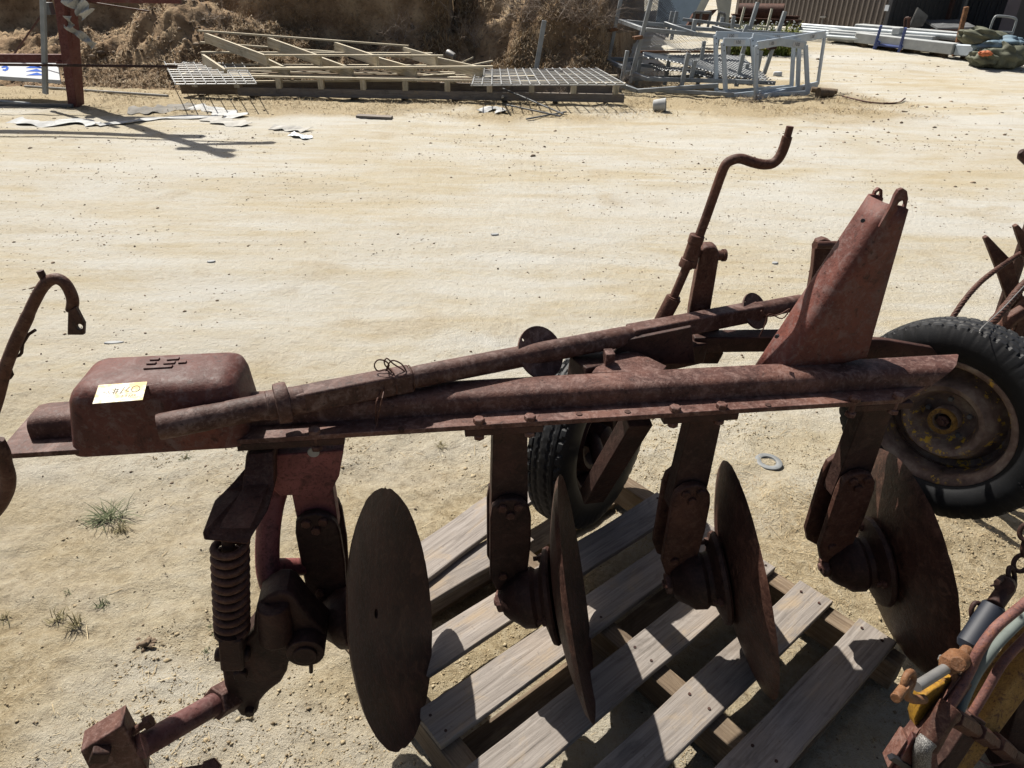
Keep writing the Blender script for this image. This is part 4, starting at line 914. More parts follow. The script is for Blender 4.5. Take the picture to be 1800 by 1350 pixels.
mb = MB(); mb.cyl(Q(1748, 1064, 0.09), Q(1772, 1030, 0.11), 0.017, 12); mb.cyl(Q(1765, 1030, 0.10), Q(1770, 1025, 0.14), 0.02, 12); mb.build('clevis', 'rust_dark', lk, smooth=35, bevel=0.002)
# chain hanging by it
ch = thing('chain', 'short dark chain with a loose open link beside the navy cylinder', 'chain', Q(1760, 1040, 0.1))
for (px, py, nrm, sq) in [(1716, 1074, (0.2, -0.9, 0.4), 1.5), (1778, 1012, (0.5, -0.7, 0.5), 1.5), (1795, 990, (-0.6, -0.6, 0.5), 1.5), (1803, 962, (0.5, -0.8, 0.3), 1.5), (1806, 935, (-0.6, -0.7, 0.3), 1.5)]:
    ring(Q(px, py, 0.12), Vector(nrm), 0.013, 0.0052, 'link', 'rust_dark', sq, 20, ch)
mb = MB(); mb.cyl(Q(1752, 1024, 0.1), Q(1764, 1016, 0.12), 0.006, 8); mb.cyl(Q(1742, 1030, 0.1), Q(1768, 1022, 0.12), 0.0022, 6); mb.build('split_pin', 'rust_dark', ch, smooth=40)

# ------------------------------------------------------------------ hooked arm of the implement on the left
ha = thing('hooked_arm', 'rusty bent rod with a pierced flat end and zigzag wire at the left edge', 'rod', (-1.1, 1.22, 0.0)); ORG[ha] = Vector((-1.1, 1.22, 0))
hyv = 1.0
rod = [(-18, 745), (-4, 700), (4, 668), (12, 640), (28, 600), (44, 566), (58, 535), (72, 509), (84, 495), (98, 490), (112, 496), (122, 510), (128, 528), (126, 546)]
mb = MB(); mb.tube(catmull([Yp(*q, hyv) for q in rod], 4), [0.0100] * 22 + [0.0090] * 32, 12)
p = Yp(-18, 745, hyv); mb.tube([p, p + (p - Yp(-4, 700, hyv)) * 4, Vector((-1.75, 1.0, 0.45)), Vector((-1.80, 1.0, gz(-1.8, 1.0) - 0.02))], 0.013, 10); mb.build('bent_rod', 'rust_brown', ha, smooth=60)
mb = MB(); mb.plate([Yp(*q, hyv) for q in [(124, 545), (137, 537), (152, 566), (151, 586), (123, 586)]], [(Yp(144, 572, hyv), 0.0048)], Vector((0.002, -0.010, 0.002))); mb.build('flat_end', 'rust_dark', ha, smooth=20, bevel=0.001, seg=1)
mb = MB(); mb.cyl(Yp(84, 503, hyv), Yp(70, 476, hyv), 0.0055, 8); mb.build('stub', 'rust_dark', ha, smooth=35)
mb = MB(); mb.tube([Yp(*q, hyv + 0.008) for q in [(62, 580), (50, 588), (40, 604), (38, 620), (34, 625), (24, 628), (16, 642), (22, 658), (18, 664), (2, 674)]], 0.0026, 7); mb.build('zigzag_wire', 'rust_dark', ha, smooth=30)
mb = MB(); mb.tube(catmull([Yp(*q, 1.0) for q in [(-6, 775), (4, 795), (8, 815), (14, 838), (12, 862), (2, 884), (-10, 900)]], 5), 0.013, 12); mb.build('ring_end', 'rust_brown', ha, smooth=60)

# ------------------------------------------------------------------ small things on the sand
p = G(1351, 812, 0.004); mb = MB(); mb.lathe(p - Vector((0, 0, 0.003)), (0.02, -0.02, 1), [(0.0, 0.032), (0.004, 0.033), (0.005, 0.035), (0.0045, 0.054), (0.003, 0.056), (0.0, 0.057), (0.0, 0.030)], 40); props(mb.build('steel_ring', 'grey_mid', None, smooth=40), 'flat grey steel ring lying on the sand behind the plough', 'ring')
def flat_stone(px, py, a, b, h, rot, mat, name, lab, cat='stone', group=None):
    c = G(px, py); n = 11; ca, sa_ = math.cos(rot), math.sin(rot); o = []
    for i in range(n):
        q = 2 * math.pi * i / n; r_ = random.uniform(0.8, 1.15); x_, y_ = a * r_ * math.cos(q), b * r_ * math.sin(q); o.append(c + Vector((x_ * ca - y_ * sa_, x_ * sa_ + y_ * ca, -0.004)))
    mb = MB(); mb.prism(o, (0, 0, h + 0.004)); return props(mb.build(name, mat, None, bevel=h * 0.4, loc=c), lab, cat, group)
flat_stone(201, 603, 0.050, 0.016, 0.008, 0.15, 'stone', 'flat_stone', 'thin pale grey sliver of stone on the sand above the weight cover')
flat_stone(372, 460, 0.03, 0.02, 0.008, 0.3, 'stone', 'flat_stone', 'small grey stone on the pale track left of centre')
flat_stone(870, 413, 0.035, 0.02, 0.01, 0.1, 'stone', 'flat_stone', 'small bluish stone on the pale track near the middle')
flat_stone(1362, 463, 0.025, 0.018, 0.01, 0.4, 'stone', 'flat_stone', 'small pale stone on the sand left of the mast')
def clod(px, py, r_, lab, mat='crumb', tone=0.1):
    p = G(px, py); k_ = 26; cc = np.array([[p.x + random.gauss(0, r_ * .45), p.y + random.gauss(0, r_ * .35), p.z + abs(random.gauss(0, r_ * .25))] for _ in range(k_)])
    V, F_, T = lumps(cc, np.full(k_, r_ * 0.42), np.full(k_, tone) + rng.uniform(-.1, .1, k_), 0.8); o = raw_mesh('earth_clod', V, F_, 'pebble', T, p, smooth=True); return props(o, lab, 'clod')
clod(258, 1136, 0.026, 'crumbly dark clod of earth on the sand below the coil spring side', tone=0.45)

# loose grains: pebbles on the track, crumbs and straw on the trodden ground
def scatter(n, x0, x1, y0, y1, dens=None):
    x = rng.uniform(x0, x1, n); y = rng.uniform(y0, y1, n)
    if dens is not None:
        k_ = rng.uniform(0, 1, n) < dens(x, y); x, y = x[k_], y[k_]
    return np.stack([x, y, gh(x, y)], 1)
V1 = []; F1 = []; T1 = []; off = 0
def push(V, F_, T):
    global off
    V1.append(V); F1.append(F_ + off); T1.append(T); off += len(V)
patch = lambda x, y: np.clip(0.45 + 1.9 * fbm(x * 0.9, y * 1.6, 4, 131), 0.04, 1)
c = scatter(12000, -6, 6, 2.0, 9.5, patch); s_ = np.exp(rng.normal(-5.35, 0.42, len(c))); push(*lumps(c, s_, rng.beta(1.4, 2.2, len(c)), 0.75))
c = scatter(2500, -12, 14, 7, 13, patch); s_ = np.exp(rng.normal(-4.6, 0.45, len(c))); push(*lumps(c, s_, rng.beta(1.6, 2, len(c)), 0.7))
c = scatter(1500, -1.6, 2.4, 0.6, 2.6, patch); s_ = np.exp(rng.normal(-6.2, 0.45, len(c))); push(*lumps(c, s_, rng.beta(1.5, 2, len(c)), 0.75))
c = scatter(2200, 3, 16, 9, 24, patch); s_ = np.exp(rng.normal(-4.1, 0.4, len(c))); push(*lumps(c, s_, rng.beta(1.6, 2, len(c)), 0.6))
o = raw_mesh('pebbles', np.concatenate(V1), np.concatenate(F1), 'pebble', np.concatenate(T1), smooth=True); props(o, 'small dark pebbles scattered over the pale sandy track', 'pebbles', None, 'stuff')
V1 = []; F1 = []; T1 = []; off = 0
cl = lambda x, y: np.clip(0.25 + 1.8 * fbm(x * 2.2, y * 2.2, 4, 141), 0.03, 1)
c = scatter(170000, -1.6, 2.4, 0.55, 3.0, cl); s_ = np.exp(rng.normal(-6.15, 0.5, len(c))); push(*lumps(c, s_, rng.beta(1.7, 1.9, len(c)), 0.8, _OCT))
c = scatter(900, -1.4, 2.4, 0.6, 2.6, cl); s_ = np.exp(rng.normal(-5.15, 0.3, len(c))); push(*lumps(c, s_, rng.beta(1.6, 2.4, len(c)), 0.6))
o = raw_mesh('sand_crumbs', np.concatenate(V1), np.concatenate(F1), 'crumb', np.concatenate(T1), smooth=True); props(o, 'loose sandy crumbs on the trodden ground round the pallet', 'sand crumbs', None, 'stuff')
V1 = []; F1 = []; T1 = []; off = 0
def straw(n, x0, x1, y0, y1, dens, hm, wd, flat=(1.1, 1.6)):
    c = scatter(n, x0, x1, y0, y1, dens); k_ = len(c); push(*blades(c, rng.uniform(0.4, 1.5, k_) * hm, rng.uniform(*flat, k_), np.full(k_, wd), rng.beta(2, 2, k_), 0.25))
right = lambda x, y: np.clip(1.6 * np.exp(-((x - 1.5) / 0.75) ** 2 - ((y - 1.75) / 0.6) ** 2) + 0.5 * np.exp(-((x - 0.85) / 0.5) ** 2 - ((y - 1.95) / 0.45) ** 2), 0, 1) * np.clip(0.5 + 2.2 * fbm(x * 3.5, y * 3.5, 3, 151), 0.02, 1)
straw(30000, 0.2, 2.6, 0.9, 2.9, right, 0.028, 0.0016)
straw(14000, -1.5, 1.4, 0.55, 2.6, lambda x, y: np.clip(0.10 + 1.2 * fbm(x * 2, y * 2, 3, 152), 0.0, 1), 0.024, 0.0012)
straw(260, -1.3, 2.2, 0.6, 2.6, lambda x, y: 0 * x + 1, 0.075, 0.0022, (1.35, 1.6))
foot = lambda x, y: np.clip(1.2 - np.abs(y - 12.2 - 0.15 * np.clip(x, -3, 5)) / 1.4, 0, 1) * np.clip(0.5 + 2 * fbm(x * 1.4, y * 1.4, 3, 153), 0.03, 1)
straw(70000, -10, 7, 10.8, 15.0, foot, 0.085, 0.007, (0.8, 1.6))
o = raw_mesh('dry_straw', np.concatenate(V1), np.concatenate(F1), 'straw_pale', np.concatenate(T1)); props(o, 'dry straw litter on the trodden sand', 'dry straw', None, 'stuff')

def tuft(px, py, n, h, spread, mat, lab, group=None, lean=(0.3, 1.3), wd=0.0028):
    p = G(px, py); b = np.stack([p.x + rng.normal(0, spread * .25, n), p.y + rng.normal(0, spread * .22, n), np.full(n, p.z - 0.003)], 1)
    V, F_, T = blades(b, rng.uniform(0.45, 1.0, n) * h, rng.uniform(*lean, n), rng.uniform(0.7, 1.2, n) * wd, rng.beta(2, 2, n), 0.45); o = raw_mesh('grass_tuft', V, F_, mat, T, p); return props(o, lab, 'grass tuft', group)
tuft(190, 912, 95, 0.13, 0.08, 'green', 'sprawling green grass tuft, the largest, on the sand left of the spring', lean=(0.6, 1.45), wd=0.0036)
tuft(212, 932, 70, 0.05, 0.07, 'green_brown', 'half-dry low tuft touching the front of the largest green tuft')
tuft(104, 1085, 46, 0.045, 0.05, 'green_brown', 'small dry tuft, left one of the pair low on the left sand')
tuft(132, 1098, 40, 0.05, 0.035, 'green_brown', 'small upright dry tuft, right one of the pair low on the left sand')
tuft(182, 1064, 40, 0.035, 0.045, 'green', 'tiny green tuft between the dry pair and the spring')
tuft(120, 1042, 16, 0.025, 0.02, 'green', 'tiny green sprout above the dry pair of tufts')
tuft(330, 806, 34, 0.035, 0.04, 'green', 'tiny green tuft just below the weight cover')
tuft(774, 786, 46, 0.04, 0.05, 'green_brown', 'small greyish tuft between first and second legs behind the disc')
tuft(382, 1105, 36, 0.025, 0.05, 'green', 'small leafy weed under the foot of the coil spring')
tuft(365, 1145, 22, 0.022, 0.035, 'green', 'tiny weed beside the clevis of the spring')
tuft(8, 1085, 24, 0.04, 0.03, 'green_brown', 'dry tuft at the left picture edge')

# ------------------------------------------------------------------ timber skid with steel mesh and frames along the foot of the bank
def plank(a, b, w, h, name, mat, parent, up=(0, 0, 1)):
    """one sawn piece from a to b in its own frame (grain along it)"""
    a, b = Vector(a), Vector(b); L = (b - a).length; d = (b - a).normalized(); u = Vector(up); y = u.cross(d).normalized(); z = d.cross(y)
    mb = MB(); mb.box((0, 0, 0), (L / 2, 0, 0), (0, w / 2, 0), (0, 0, h / 2)); o = mb.build(name, mat, None, loc=(0, 0, 0), smooth=0)
    o.parent = parent; org = ORG[parent]; m = Matrix((d, y, z)).transposed().to_4x4(); m.translation = (a + b) / 2 - org; o.matrix_local = m; ORG[o] = org; return o
SKY0, SKY1 = 12.35, 13.45
sx0, sx1 = Yp(322, 170, SKY0).x, Yp(1098, 160, SKY0).x
skid = thing('timber_skid', 'long low timber skid of stacked beams and blocks at the foot of the bank', 'timber skid', ((sx0 + sx1) / 2, 12.9, 0)); ORG[skid] = Vector(((sx0 + sx1) / 2, 12.9, 0))
for yy in (SKY0, SKY1):
    plank((sx0 + (0.95 if yy == SKY0 else 0), yy, 0.110), (sx1, yy, 0.105), 0.07, 0.13, 'rail', 'wood', skid)
    plank((sx0, yy, 0.345), (sx1, yy, 0.335), 0.10, 0.030, 'rail', 'wood_pale', skid)
    for k_ in range(11):
        x = sx0 + 0.25 + (sx1 - sx0 - 0.4) * k_ / 10; plank((x, yy, 0.168), (x, yy, 0.330), 0.09, 0.09, 'block', 'wood_pale', skid, up=(0, 1, 0))
plank((sx0, SKY0 - 0.004, 0.19), (sx0 + 1.05, SKY0 - 0.004, 0.19), 0.06, 0.26, 'end_beam', 'wood_brown', skid)
for k_ in range(9):
    x = sx0 + 0.3 + (sx1 - sx0 - 0.6) * k_ / 8; plank((x, SKY0 + 0.03, 0.02), (x, SKY1, 0.02), 0.08, 0.05, 'cross_bearer', 'wood_brown', skid)
plank((sx0, SKY0 - 0.03, 0.25), (sx0, SKY1, 0.25), 0.04, 0.2, 'end_board', 'wood_pale', skid)
for k_ in range(10):
    yy = SKY0 + 0.12 + k_ * 0.104
    if k_ % 2 == 0: plank((sx0 + random.uniform(0, 0.3), yy, 0.342), (sx1 - random.uniform(0.2, 2.5), yy, 0.342), 0.07, 0.02, 'deck_board', 'wood_pale' if k_ % 4 else 'wood_brown', skid)
# steel mesh sheets: bars laid both ways
def mesh_sheet(name, lab, c00, c10, c01, c11, nu, nv, r_, group=None, mat='steel_bar'):
    t = thing(name, lab, 'steel mesh', (Vector(c00) + Vector(c11)) / 2, group); P = lambda u, v: (Vector(c00) * (1 - u) + Vector(c10) * u) * (1 - v) + (Vector(c01) * (1 - u) + Vector(c11) * u) * v
    for i in range(nu): mb = MB(); mb.cyl(P(i / (nu - 1), -0.02), P(i / (nu - 1), 1.02), r_, 5); mb.build('cross_bar', mat, t, smooth=60)
    for j in range(nv): mb = MB(); dz = Vector((0, 0, -1.9 * r_)); mb.cyl(P(-0.01, j / (nv - 1)) + dz, P(1.01, j / (nv - 1)) + dz, r_, 5); mb.build('long_bar', mat, t, smooth=60)
    return t
zm = 0.392
mesh_sheet('steel_mesh', 'galvanised steel mesh sheet lying flat at the right end of the timber skid', Zp(830, 148, zm), Zp(1098, 147, zm), Zp(838, 121, zm), Zp(1048, 119, zm), 17, 11, 0.0095, 'steel mesh sheets on the skid')
mesh_sheet('steel_mesh', 'galvanised steel mesh sheet sticking out at the left end of the timber skid', Zp(308, 146, zm), Zp(450, 145, zm), Zp(289, 108, zm), Zp(425, 110, zm), 9, 11, 0.0085, 'steel mesh sheets on the skid')
# ladder-like timber frames resting on top
def ladder(lab, near, far, ny, fy, members, dh, group):
    (n0, n1), (f0, f1) = near, far; a0, a1, b0, b1 = Yp(*n0, ny), Yp(*n1, ny), Yp(*f0, fy), Yp(*f1, fy)
    t = thing('timber_ladder', lab, 'timber ladder', (a0 + a1 + b0 + b1) / 4 - Vector((0, 0, dh)), group)
    up = Vector((0, 0, 1))
    for (p_, q_) in ((a0, a1), (b0, b1)):
        plank(p_, q_, 0.09, 0.028, 'rail', 'wood_pale', t); plank(p_ - up * dh, q_ - up * dh, 0.09, 0.028, 'rail', 'wood_pale', t)
    for f in members:
        p_ = a0 + (a1 - a0) * f - up * dh * 0.5; q_ = b0 + (b1 - b0) * f - up * dh * 0.5; d_ = (q_ - p_).normalized()
        plank(p_ + d_ * 0.05, q_ - d_ * 0.05, 0.045, dh - 0.03, 'cross_member', 'wood_pale', t)
    return t
ladder('lower timber ladder frame lying on the skid, its left end open over the mesh', ((397, 121), (866, 117)), ((354, 92), (760, 94)), 12.5, 13.6, (0.0, 0.24, 0.48, 0.72, 0.97), 0.20, 'timber frames on the skid')
ladder('upper timber ladder frame tilted on top of the lower one with one long top rail', ((466, 97), (779, 98)), ((349, 54), (718, 81)), 12.75, 13.9, (0.02, 0.32, 0.64, 0.97), 0.19, 'timber frames on the skid')
for (q, yy, w, lab) in [([(800, 116), (832, 101)], 13.3, 0.07, 'short white board leaning up at the right end of the timber frames'), ([(815, 118), (866, 107)], 13.5, 0.08, 'short dark-edged board lying right of the white one on the frames'), ([(790, 136), (940, 134)], 12.75, 0.09, 'thin loose board lying on the mesh right of the timber frames'), ([(730, 134), (800, 130)], 12.9, 0.09, 'small pale loose board lying between timber frames and mesh')]:
    t = thing('loose_board', lab, 'board', Yp(*q[0], yy), 'loose boards on the skid'); plank(Yp(*q[0], yy), Yp(*q[1], yy), w, 0.025, 'board', 'wood_pale', t)
mb = MB(); mb.lathe(Yp(786, 92, 14.2), Vector((0.75, -0.4, -0.35)), [(0, 0.055), (0.02, 0.065), (0.17, 0.06), (0.175, 0.05), (0.04, 0.045)], 16); props(mb.build('paint_can', 'zinc', None, smooth=40), 'small silver can lying on the spoil behind the timber frames', 'can')
flat_stone(873, 112, 0.16, 0.12, 0.18, 0.2, 'stone', 'boulder', 'pale yellowish boulder on the bank foot behind the mesh sheet', 'boulder')

# ------------------------------------------------------------------ galvanised stillages and steel frames
def post(q0, q1, yy, w, lab, mat='galv', group='galvanised steel posts', foot=True, y1=None):
    a, b = Yp(*q0, yy), Yp(*q1, y1 if y1 else yy)
    mb = MB(); mb.bar(a, b, w, w * 0.9, up=(0, 1, 0)); return mb, a, b
mb, a, b = post((957, 36), (942, 124), 14.0, 0.085, ''); props(mb.build('steel_post', 'galv', None, bevel=0.006), 'single galvanised post leaning right, standing behind the mesh sheet', 'post', 'galvanised steel posts')
st1 = thing('stillage', 'tall galvanised stillage frame with rusty brackets at the bank end', 'stillage', Yp(1150, 160, 14.6)); ORG[st1] = Yp(1150, 160, 14.6)
def sbar(par, q0, y0, q1, y1, w=0.075, h=0.07, name='rail', mat='galv'):
    mb = MB(); mb.bar(Yp(*q0, y0), Yp(*q1, y1), w, h, up=(0, 1, 0.01) if abs(q0[1] - q1[1]) > abs(q0[0] - q1[0]) else (0, 0, 1)); return mb.build(name, mat, par, bevel=0.006, seg=1)
for (q0, q1, yy) in [((1152, -30), (1107, 146), 14.2), ((1096, -25), (1066, 124), 15.4), ((1058, 76), (1049, 122), 15.6), ((1103, 89), (1089, 162), 13.9)]:
    sbar(st1, q0, yy, q1, yy, 0.07, 0.065, 'upright')
for (q0, y0, q1, y1) in [((1090, 37), 15.3, (1135, 53), 14.3), ((1135, 52), 14.3, (1262, 64), 14.3), ((1090, 37), 15.3, (1250, 52), 15.4), ((1115, 130), 14.2, (1140, 140), 13.9), ((1138, 139), 13.9, (1292, 143), 13.9), ((1058, 103), 15.4, (1100, 120), 14.4), ((1098, 128), 14.2, (1130, 128), 15.2), ((1094, 150), 13.6, (1120, 160), 13.4), ((1120, 160), 13.4, (1262, 150), 13.6), ((1058, 103), 15.5, (1115, 105), 15.5)]:
    sbar(st1, q0, y0, q1, y1)
for (px, py, yy) in [(1122, 66, 14.2), (1077, 52, 15.4)]:
    p = Yp(px, py, yy); mb = MB(); mb.box(p, (0.075, 0, 0.01), (0, 0.07, 0), (0, 0, 0.03)); mb.cyl(p - Vector((0.11, 0, 0)), p + Vector((0.11, 0, 0)), 0.022, 8); mb.build('bracket', 'rust_orange', st1, bevel=0.008)
st2 = thing('stillage', 'second galvanised stillage with sloping top bars behind the light grey frames', 'stillage', Yp(1280, 150, 14.8)); ORG[st2] = Yp(1280, 150, 14.8)
for (q0, q1, yy) in [((1332, 4), (1300, 110), 15.6), ((1380, 20), (1343, 130), 15.4), ((1314, 44), (1306, 62), 15.0), ((1222, 34), (1217, 64), 14.4), ((1210, 93), (1196, 160), 13.8), ((1222, 106), (1214, 142), 14.0), ((1306, 95), (1294, 152), 14.2), ((1314, 112), (1306, 145), 14.5), ((1338, 89), (1330, 128), 15.0)]:
    sbar(st2, q0, yy, q1, yy, 0.075, 0.065, 'upright')
for (q0, y0, q1, y1) in [((1168, 41), 14.6, (1222, 60), 14.2), ((1252, 48), 14.8, (1310, 62), 14.3), ((1218, 50), 15.2, (1420, 62), 15.2), ((1292, 143), 13.9, (1362, 146), 14.0)]:
    sbar(st2, q0, y0, q1, y1)
p = Yp(1357, 84, 15.4); mb = MB(); mb.box(p, (0.08, 0, 0.01), (0, 0.07, 0), (0, 0, 0.025)); mb.build('bracket', 'rust_dark', st2, bevel=0.006)

# expanded metal sheets and chain mesh
def woven(name, lab, c00, c10, c01, c11, nu, nv, r_, mat, wave=0.0):
    P = lambda u, v: (Vector(c00) * (1 - u) + Vector(c10) * u) * (1 - v) + (Vector(c01) * (1 - u) + Vector(c11) * u) * v + Vector((0, 0, wave * math.sin(7 * u + 3 * v)))
    mb = MB()
    for i in range(-nv, nu + 1):
        for sg in (1, -1):
            pts = []
            for k_ in range(0, 13):
                v = k_ / 12; u = (i + (v * nv if sg > 0 else nv - v * nv)) / nu
                if -0.001 <= u <= 1.001: pts.append(P(u, v) + Vector((0, 0, 0.004 * sg)))
            if len(pts) > 1: mb.tube(pts, r_, 4, cap=False)
    t = thing(name, lab, 'mesh', (Vector(c00) + Vector(c11)) / 2); mb.build('mesh_wire', mat, t, kind='stuff', smooth=60); return t
woven('expanded_mesh', 'sheet of coarse galvanised mesh lying in the stillage with a rusty far edge', Yp(1128, 101, 14.2), Yp(1345, 142, 14.0), Yp(1130, 92, 15.2), Yp(1310, 100, 15.3), 34, 15, 0.010, 'galv', 0.03)
woven('expanded_mesh', 'lower coarse mesh sheet sagging under the other one in the stillage', Yp(1150, 125, 14.0), Yp(1360, 150, 13.9), Yp(1140, 112, 15.0), Yp(1330, 118, 15.0), 28, 11, 0.010, 'grey_dark', 0.05)
mb = MB(); mb.bar(Yp(1126, 91, 15.2), Yp(1262, 91, 15.2), 0.05, 0.04); props(mb.build('rusty_angle', 'rust_orange', None, bevel=0.004), 'rusty angle bar along the far edge of the mesh in the stillage', 'bar')
woven('chain_mesh', 'roll of fine chain mesh slumped against the bank between the tall posts', Yp(1062, 40, 16.2), Yp(1185, 42, 16.6), Yp(1066, -30, 16.6), Yp(1150, -20, 17.0), 34, 22, 0.003, 'grey_dark', 0.03)
woven('chain_mesh', 'fine chain mesh sagging under the upper stillage rail over dry twigs', Yp(1140, 84, 14.8), Yp(1240, 86, 14.8), Yp(1150, 56, 15.4), Yp(1250, 60, 15.4), 20, 9, 0.003, 'grey_dark', 0.06)

# four light grey end frames with inked marks
def end_frame(lab, corners, yy, w, marks, holes=()):
    """corners: top-left, top-right, bottom-right, bottom-left as (px, py, y)"""
    c = [Yp(a, b, y_) for (a, b, y_) in corners]; t = thing('steel_hurdle', lab, 'steel hurdle', Vector(((c[2].x + c[3].x) / 2, (c[2].y + c[3].y) / 2, min(c[2].z, c[3].z))), 'light grey steel end frames')
    w = 0.088
    seq = [(0, 1, 'top_rail', w * 1.5), (1, 2, 'stile', w), (2, 3, 'bottom_rail', w * 1.5), (3, 0, 'stile', w)]
    ex = (c[1] - c[0]).normalized()
    for (i, j, nm, hh) in seq:
        a, b = c[i], c[j]; mb = MB(); mb.bar(a, b, 0.035, hh, up=Vector((0, 0, 1)) if nm != 'stile' else ex); mb.build(nm, 'galv_blue', t, bevel=0.004, seg=1)
    fn = ex.cross(Vector((0, 0, 1))).normalized()
    if fn.y > 0: fn = -fn
    for (rail, f, txt) in marks:
        a, b = (c[0], c[1]) if rail == 't' else (c[3], c[2]); p = a + (b - a) * f + fn * 0.0225; ez = Vector((0, 0, 1)); ed = (b - a).normalized(); ez = ez - ed * ez.dot(ed)
        mb = MB(); mb.box(p, ed * 0.125, ez * 0.036, fn * 0.0015); lb = mb.build('mark_patch', 'white', t, smooth=0)
        mb = MB(); text_mb(mb, txt, p + fn * 0.0022 - ed * 0.095 - ez.normalized() * 0.028, ed, ez, 0.082, 0.001); mb.build('ink_mark', 'black', t, smooth=0, kind='stuff')
    for (i, dz_) in ((0, 0.05), (0, 0.14), (3, 0.06)):
        p = c[i] + (c[3 if i == 0 else 0] - c[i]).normalized() * dz_ + fn * 0.019; mb = MB(); mb.cyl(p, p + fn * 0.002, 0.012, 8); mb.build('hole_shade_disc', 'black', t, smooth=0)  # holes given as flat black discs, their shade as colour
end_frame('rearmost light grey steel frame, leftmost stile of the set', [(1258, 62, 13.9), (1396, 66, 14.7), (1391, 155, 14.7), (1259, 166, 13.9)], 0, 0.072, [('t', 0.2, '100'), ('t', 0.78, '100'), ('b', 0.2, '100'), ('b', 0.78, '100')])
end_frame('light grey steel frame standing second from the left, just in front of the rearmost', [(1271, 74, 13.5), (1405, 74, 14.2), (1402, 158, 14.2), (1276, 172, 13.5)], 0, 0.072, [('t', 0.2, '100'), ('b', 0.2, '100')])
end_frame('light grey steel frame whose top rail carries two marks in the middle of the set', [(1322, 66, 13.6), (1416, 80, 14.0), (1420, 166, 14.0), (1330, 170, 13.6)], 0, 0.078, [('t', 0.35, '100'), ('t', 0.85, '100'), ('b', 0.25, '100'), ('b', 0.8, '100')])
end_frame('frontmost light grey steel frame twisted so its right side stands high', [(1331, 80, 13.3), (1450, 60, 15.0), (1437, 149, 15.0), (1328, 175, 13.3)], 0, 0.07, [('t', 0.2, '100'), ('t', 0.8, '100'), ('b', 0.75, '100')])

# ------------------------------------------------------------------ left rack of red steel with a sign board
rk = thing('storage_rack', 'red oxide steel rack with a thick column and a grey post at the left', 'rack', Zp(132, 187)); ORG[rk] = Zp(132, 187)
ry0 = Zp(132, 187).y
def rbar(q0, y0, q1, y1, w, h, name, mat='red_far', up=None, bev=0.006):
    mb = MB(); a, b = Yp(*q0, y0), Yp(*q1, y1); mb.bar(a, b, w, h, up=up or ((0, 1, 0) if abs(q0[1] - q1[1]) > abs(q0[0] - q1[0]) else (0, 0, 1))); return mb.build(name, mat, rk, bevel=bev, seg=1)
def rtall(z, q0=(92, -120), q1=(132, 187), dy=0.0):
    a, b = Yp(*q0, ry0 + dy), Yp(*q1, ry0 + dy); return b + (a - b) * ((z - b.z) / (a.z - b.z))
mb = MB(); mb.bar(rtall(5.5), rtall(-0.02), 0.135, 0.14, up=(0, 1, 0)); mb.build('column', 'red_far', rk, bevel=0.006, seg=1)
mb = MB(); c_ = rtall(3.55); mb.bar(c_ - Vector((3.8, 0, 0)), c_ + Vector((0.5, 0, 0)), 0.16, 0.18); mb.build('top_beam', 'red_far', rk, bevel=0.006, seg=1)
mb = MB(); c_ = rtall(3.9); mb.bar(c_ - Vector((3.8, 0.1, 0)), c_ + Vector((1.3, -0.1, 0)), 0.05, 0.05); mb.build('long_rail', 'red_far', rk, bevel=0.004, seg=1)
mb = MB(); c_ = rtall(4.9); mb.bar(c_ - Vector((0.35, 0, 0)), c_ + Vector((0.30, 0, 0.1)), 0.10, 0.12); mb.build('upper_arm', 'red_far', rk, bevel=0.006, seg=1)
mb = MB(); c_ = rtall(4.5); mb.bar(c_, c_ + Vector((1.0, 0.1, -0.25)), 0.12, 0.10); mb.build('side_arm', 'red_far', rk, bevel=0.006, seg=1)
rbar((118, -120), ry0 + 0.12, (141, 185), ry0 + 0.12, 0.03, 0.2, 'column_flange')
rbar((-60, 102), ry0 + 0.2, (114, 103), ry0 + 0.2, 0.1, 0.12, 'beam')
rbar((104, 113), ry0 + 0.1, (116, 113), ry0 + 0.5, 0.08, 0.08, 'beam_stub')
rbar((72, -120), ry0 - 0.3, (80, 165), ry0 - 0.3, 0.065, 0.06, 'grey_post', 'galv')
rbar((-60, 184), ry0 - 0.1, (128, 186), ry0 - 0.1, 0.06, 0.05, 'sill', 'grey_dark')
rbar((-60, 113), ry0 - 0.35, (312, 117), ry0 - 0.35, 0.035, 0.035, 'long_rod', 'rust_dark')
rbar((120, -2), ry0 + 0.1, (317, 1), ry0 + 0.1, 0.08, 0.08, 'top_rail')
mb = MB(); mb.cyl(Yp(25, 95, ry0 + 0.9), Yp(60, 45, ry0 + 0.9), 0.014, 8); mb.cyl(Yp(60, 45, ry0 + 0.9), Yp(110, -30, ry0 + 0.9), 0.014, 8); mb.build('brace', 'rust_brown', rk, smooth=40)
mb = MB(); mb.cyl(Yp(140, 1, ry0 + 0.15), Yp(262, 20, ry0 + 0.3), 0.012, 8); props(mb.build('thin_rod', 'rust_brown', None), 'thin rusty rod sloping down under the top rail of the red rack', 'rod')
p0, p1 = Yp(82, 4, ry0 - 0.02), Yp(88, 26, ry0 - 0.02); mb = MB(); mb.bar(p0, p1, 0.11, 0.12, up=(0, 1, 0)); mb.build('black_cap', 'grey_dark', rk, bevel=0.005)
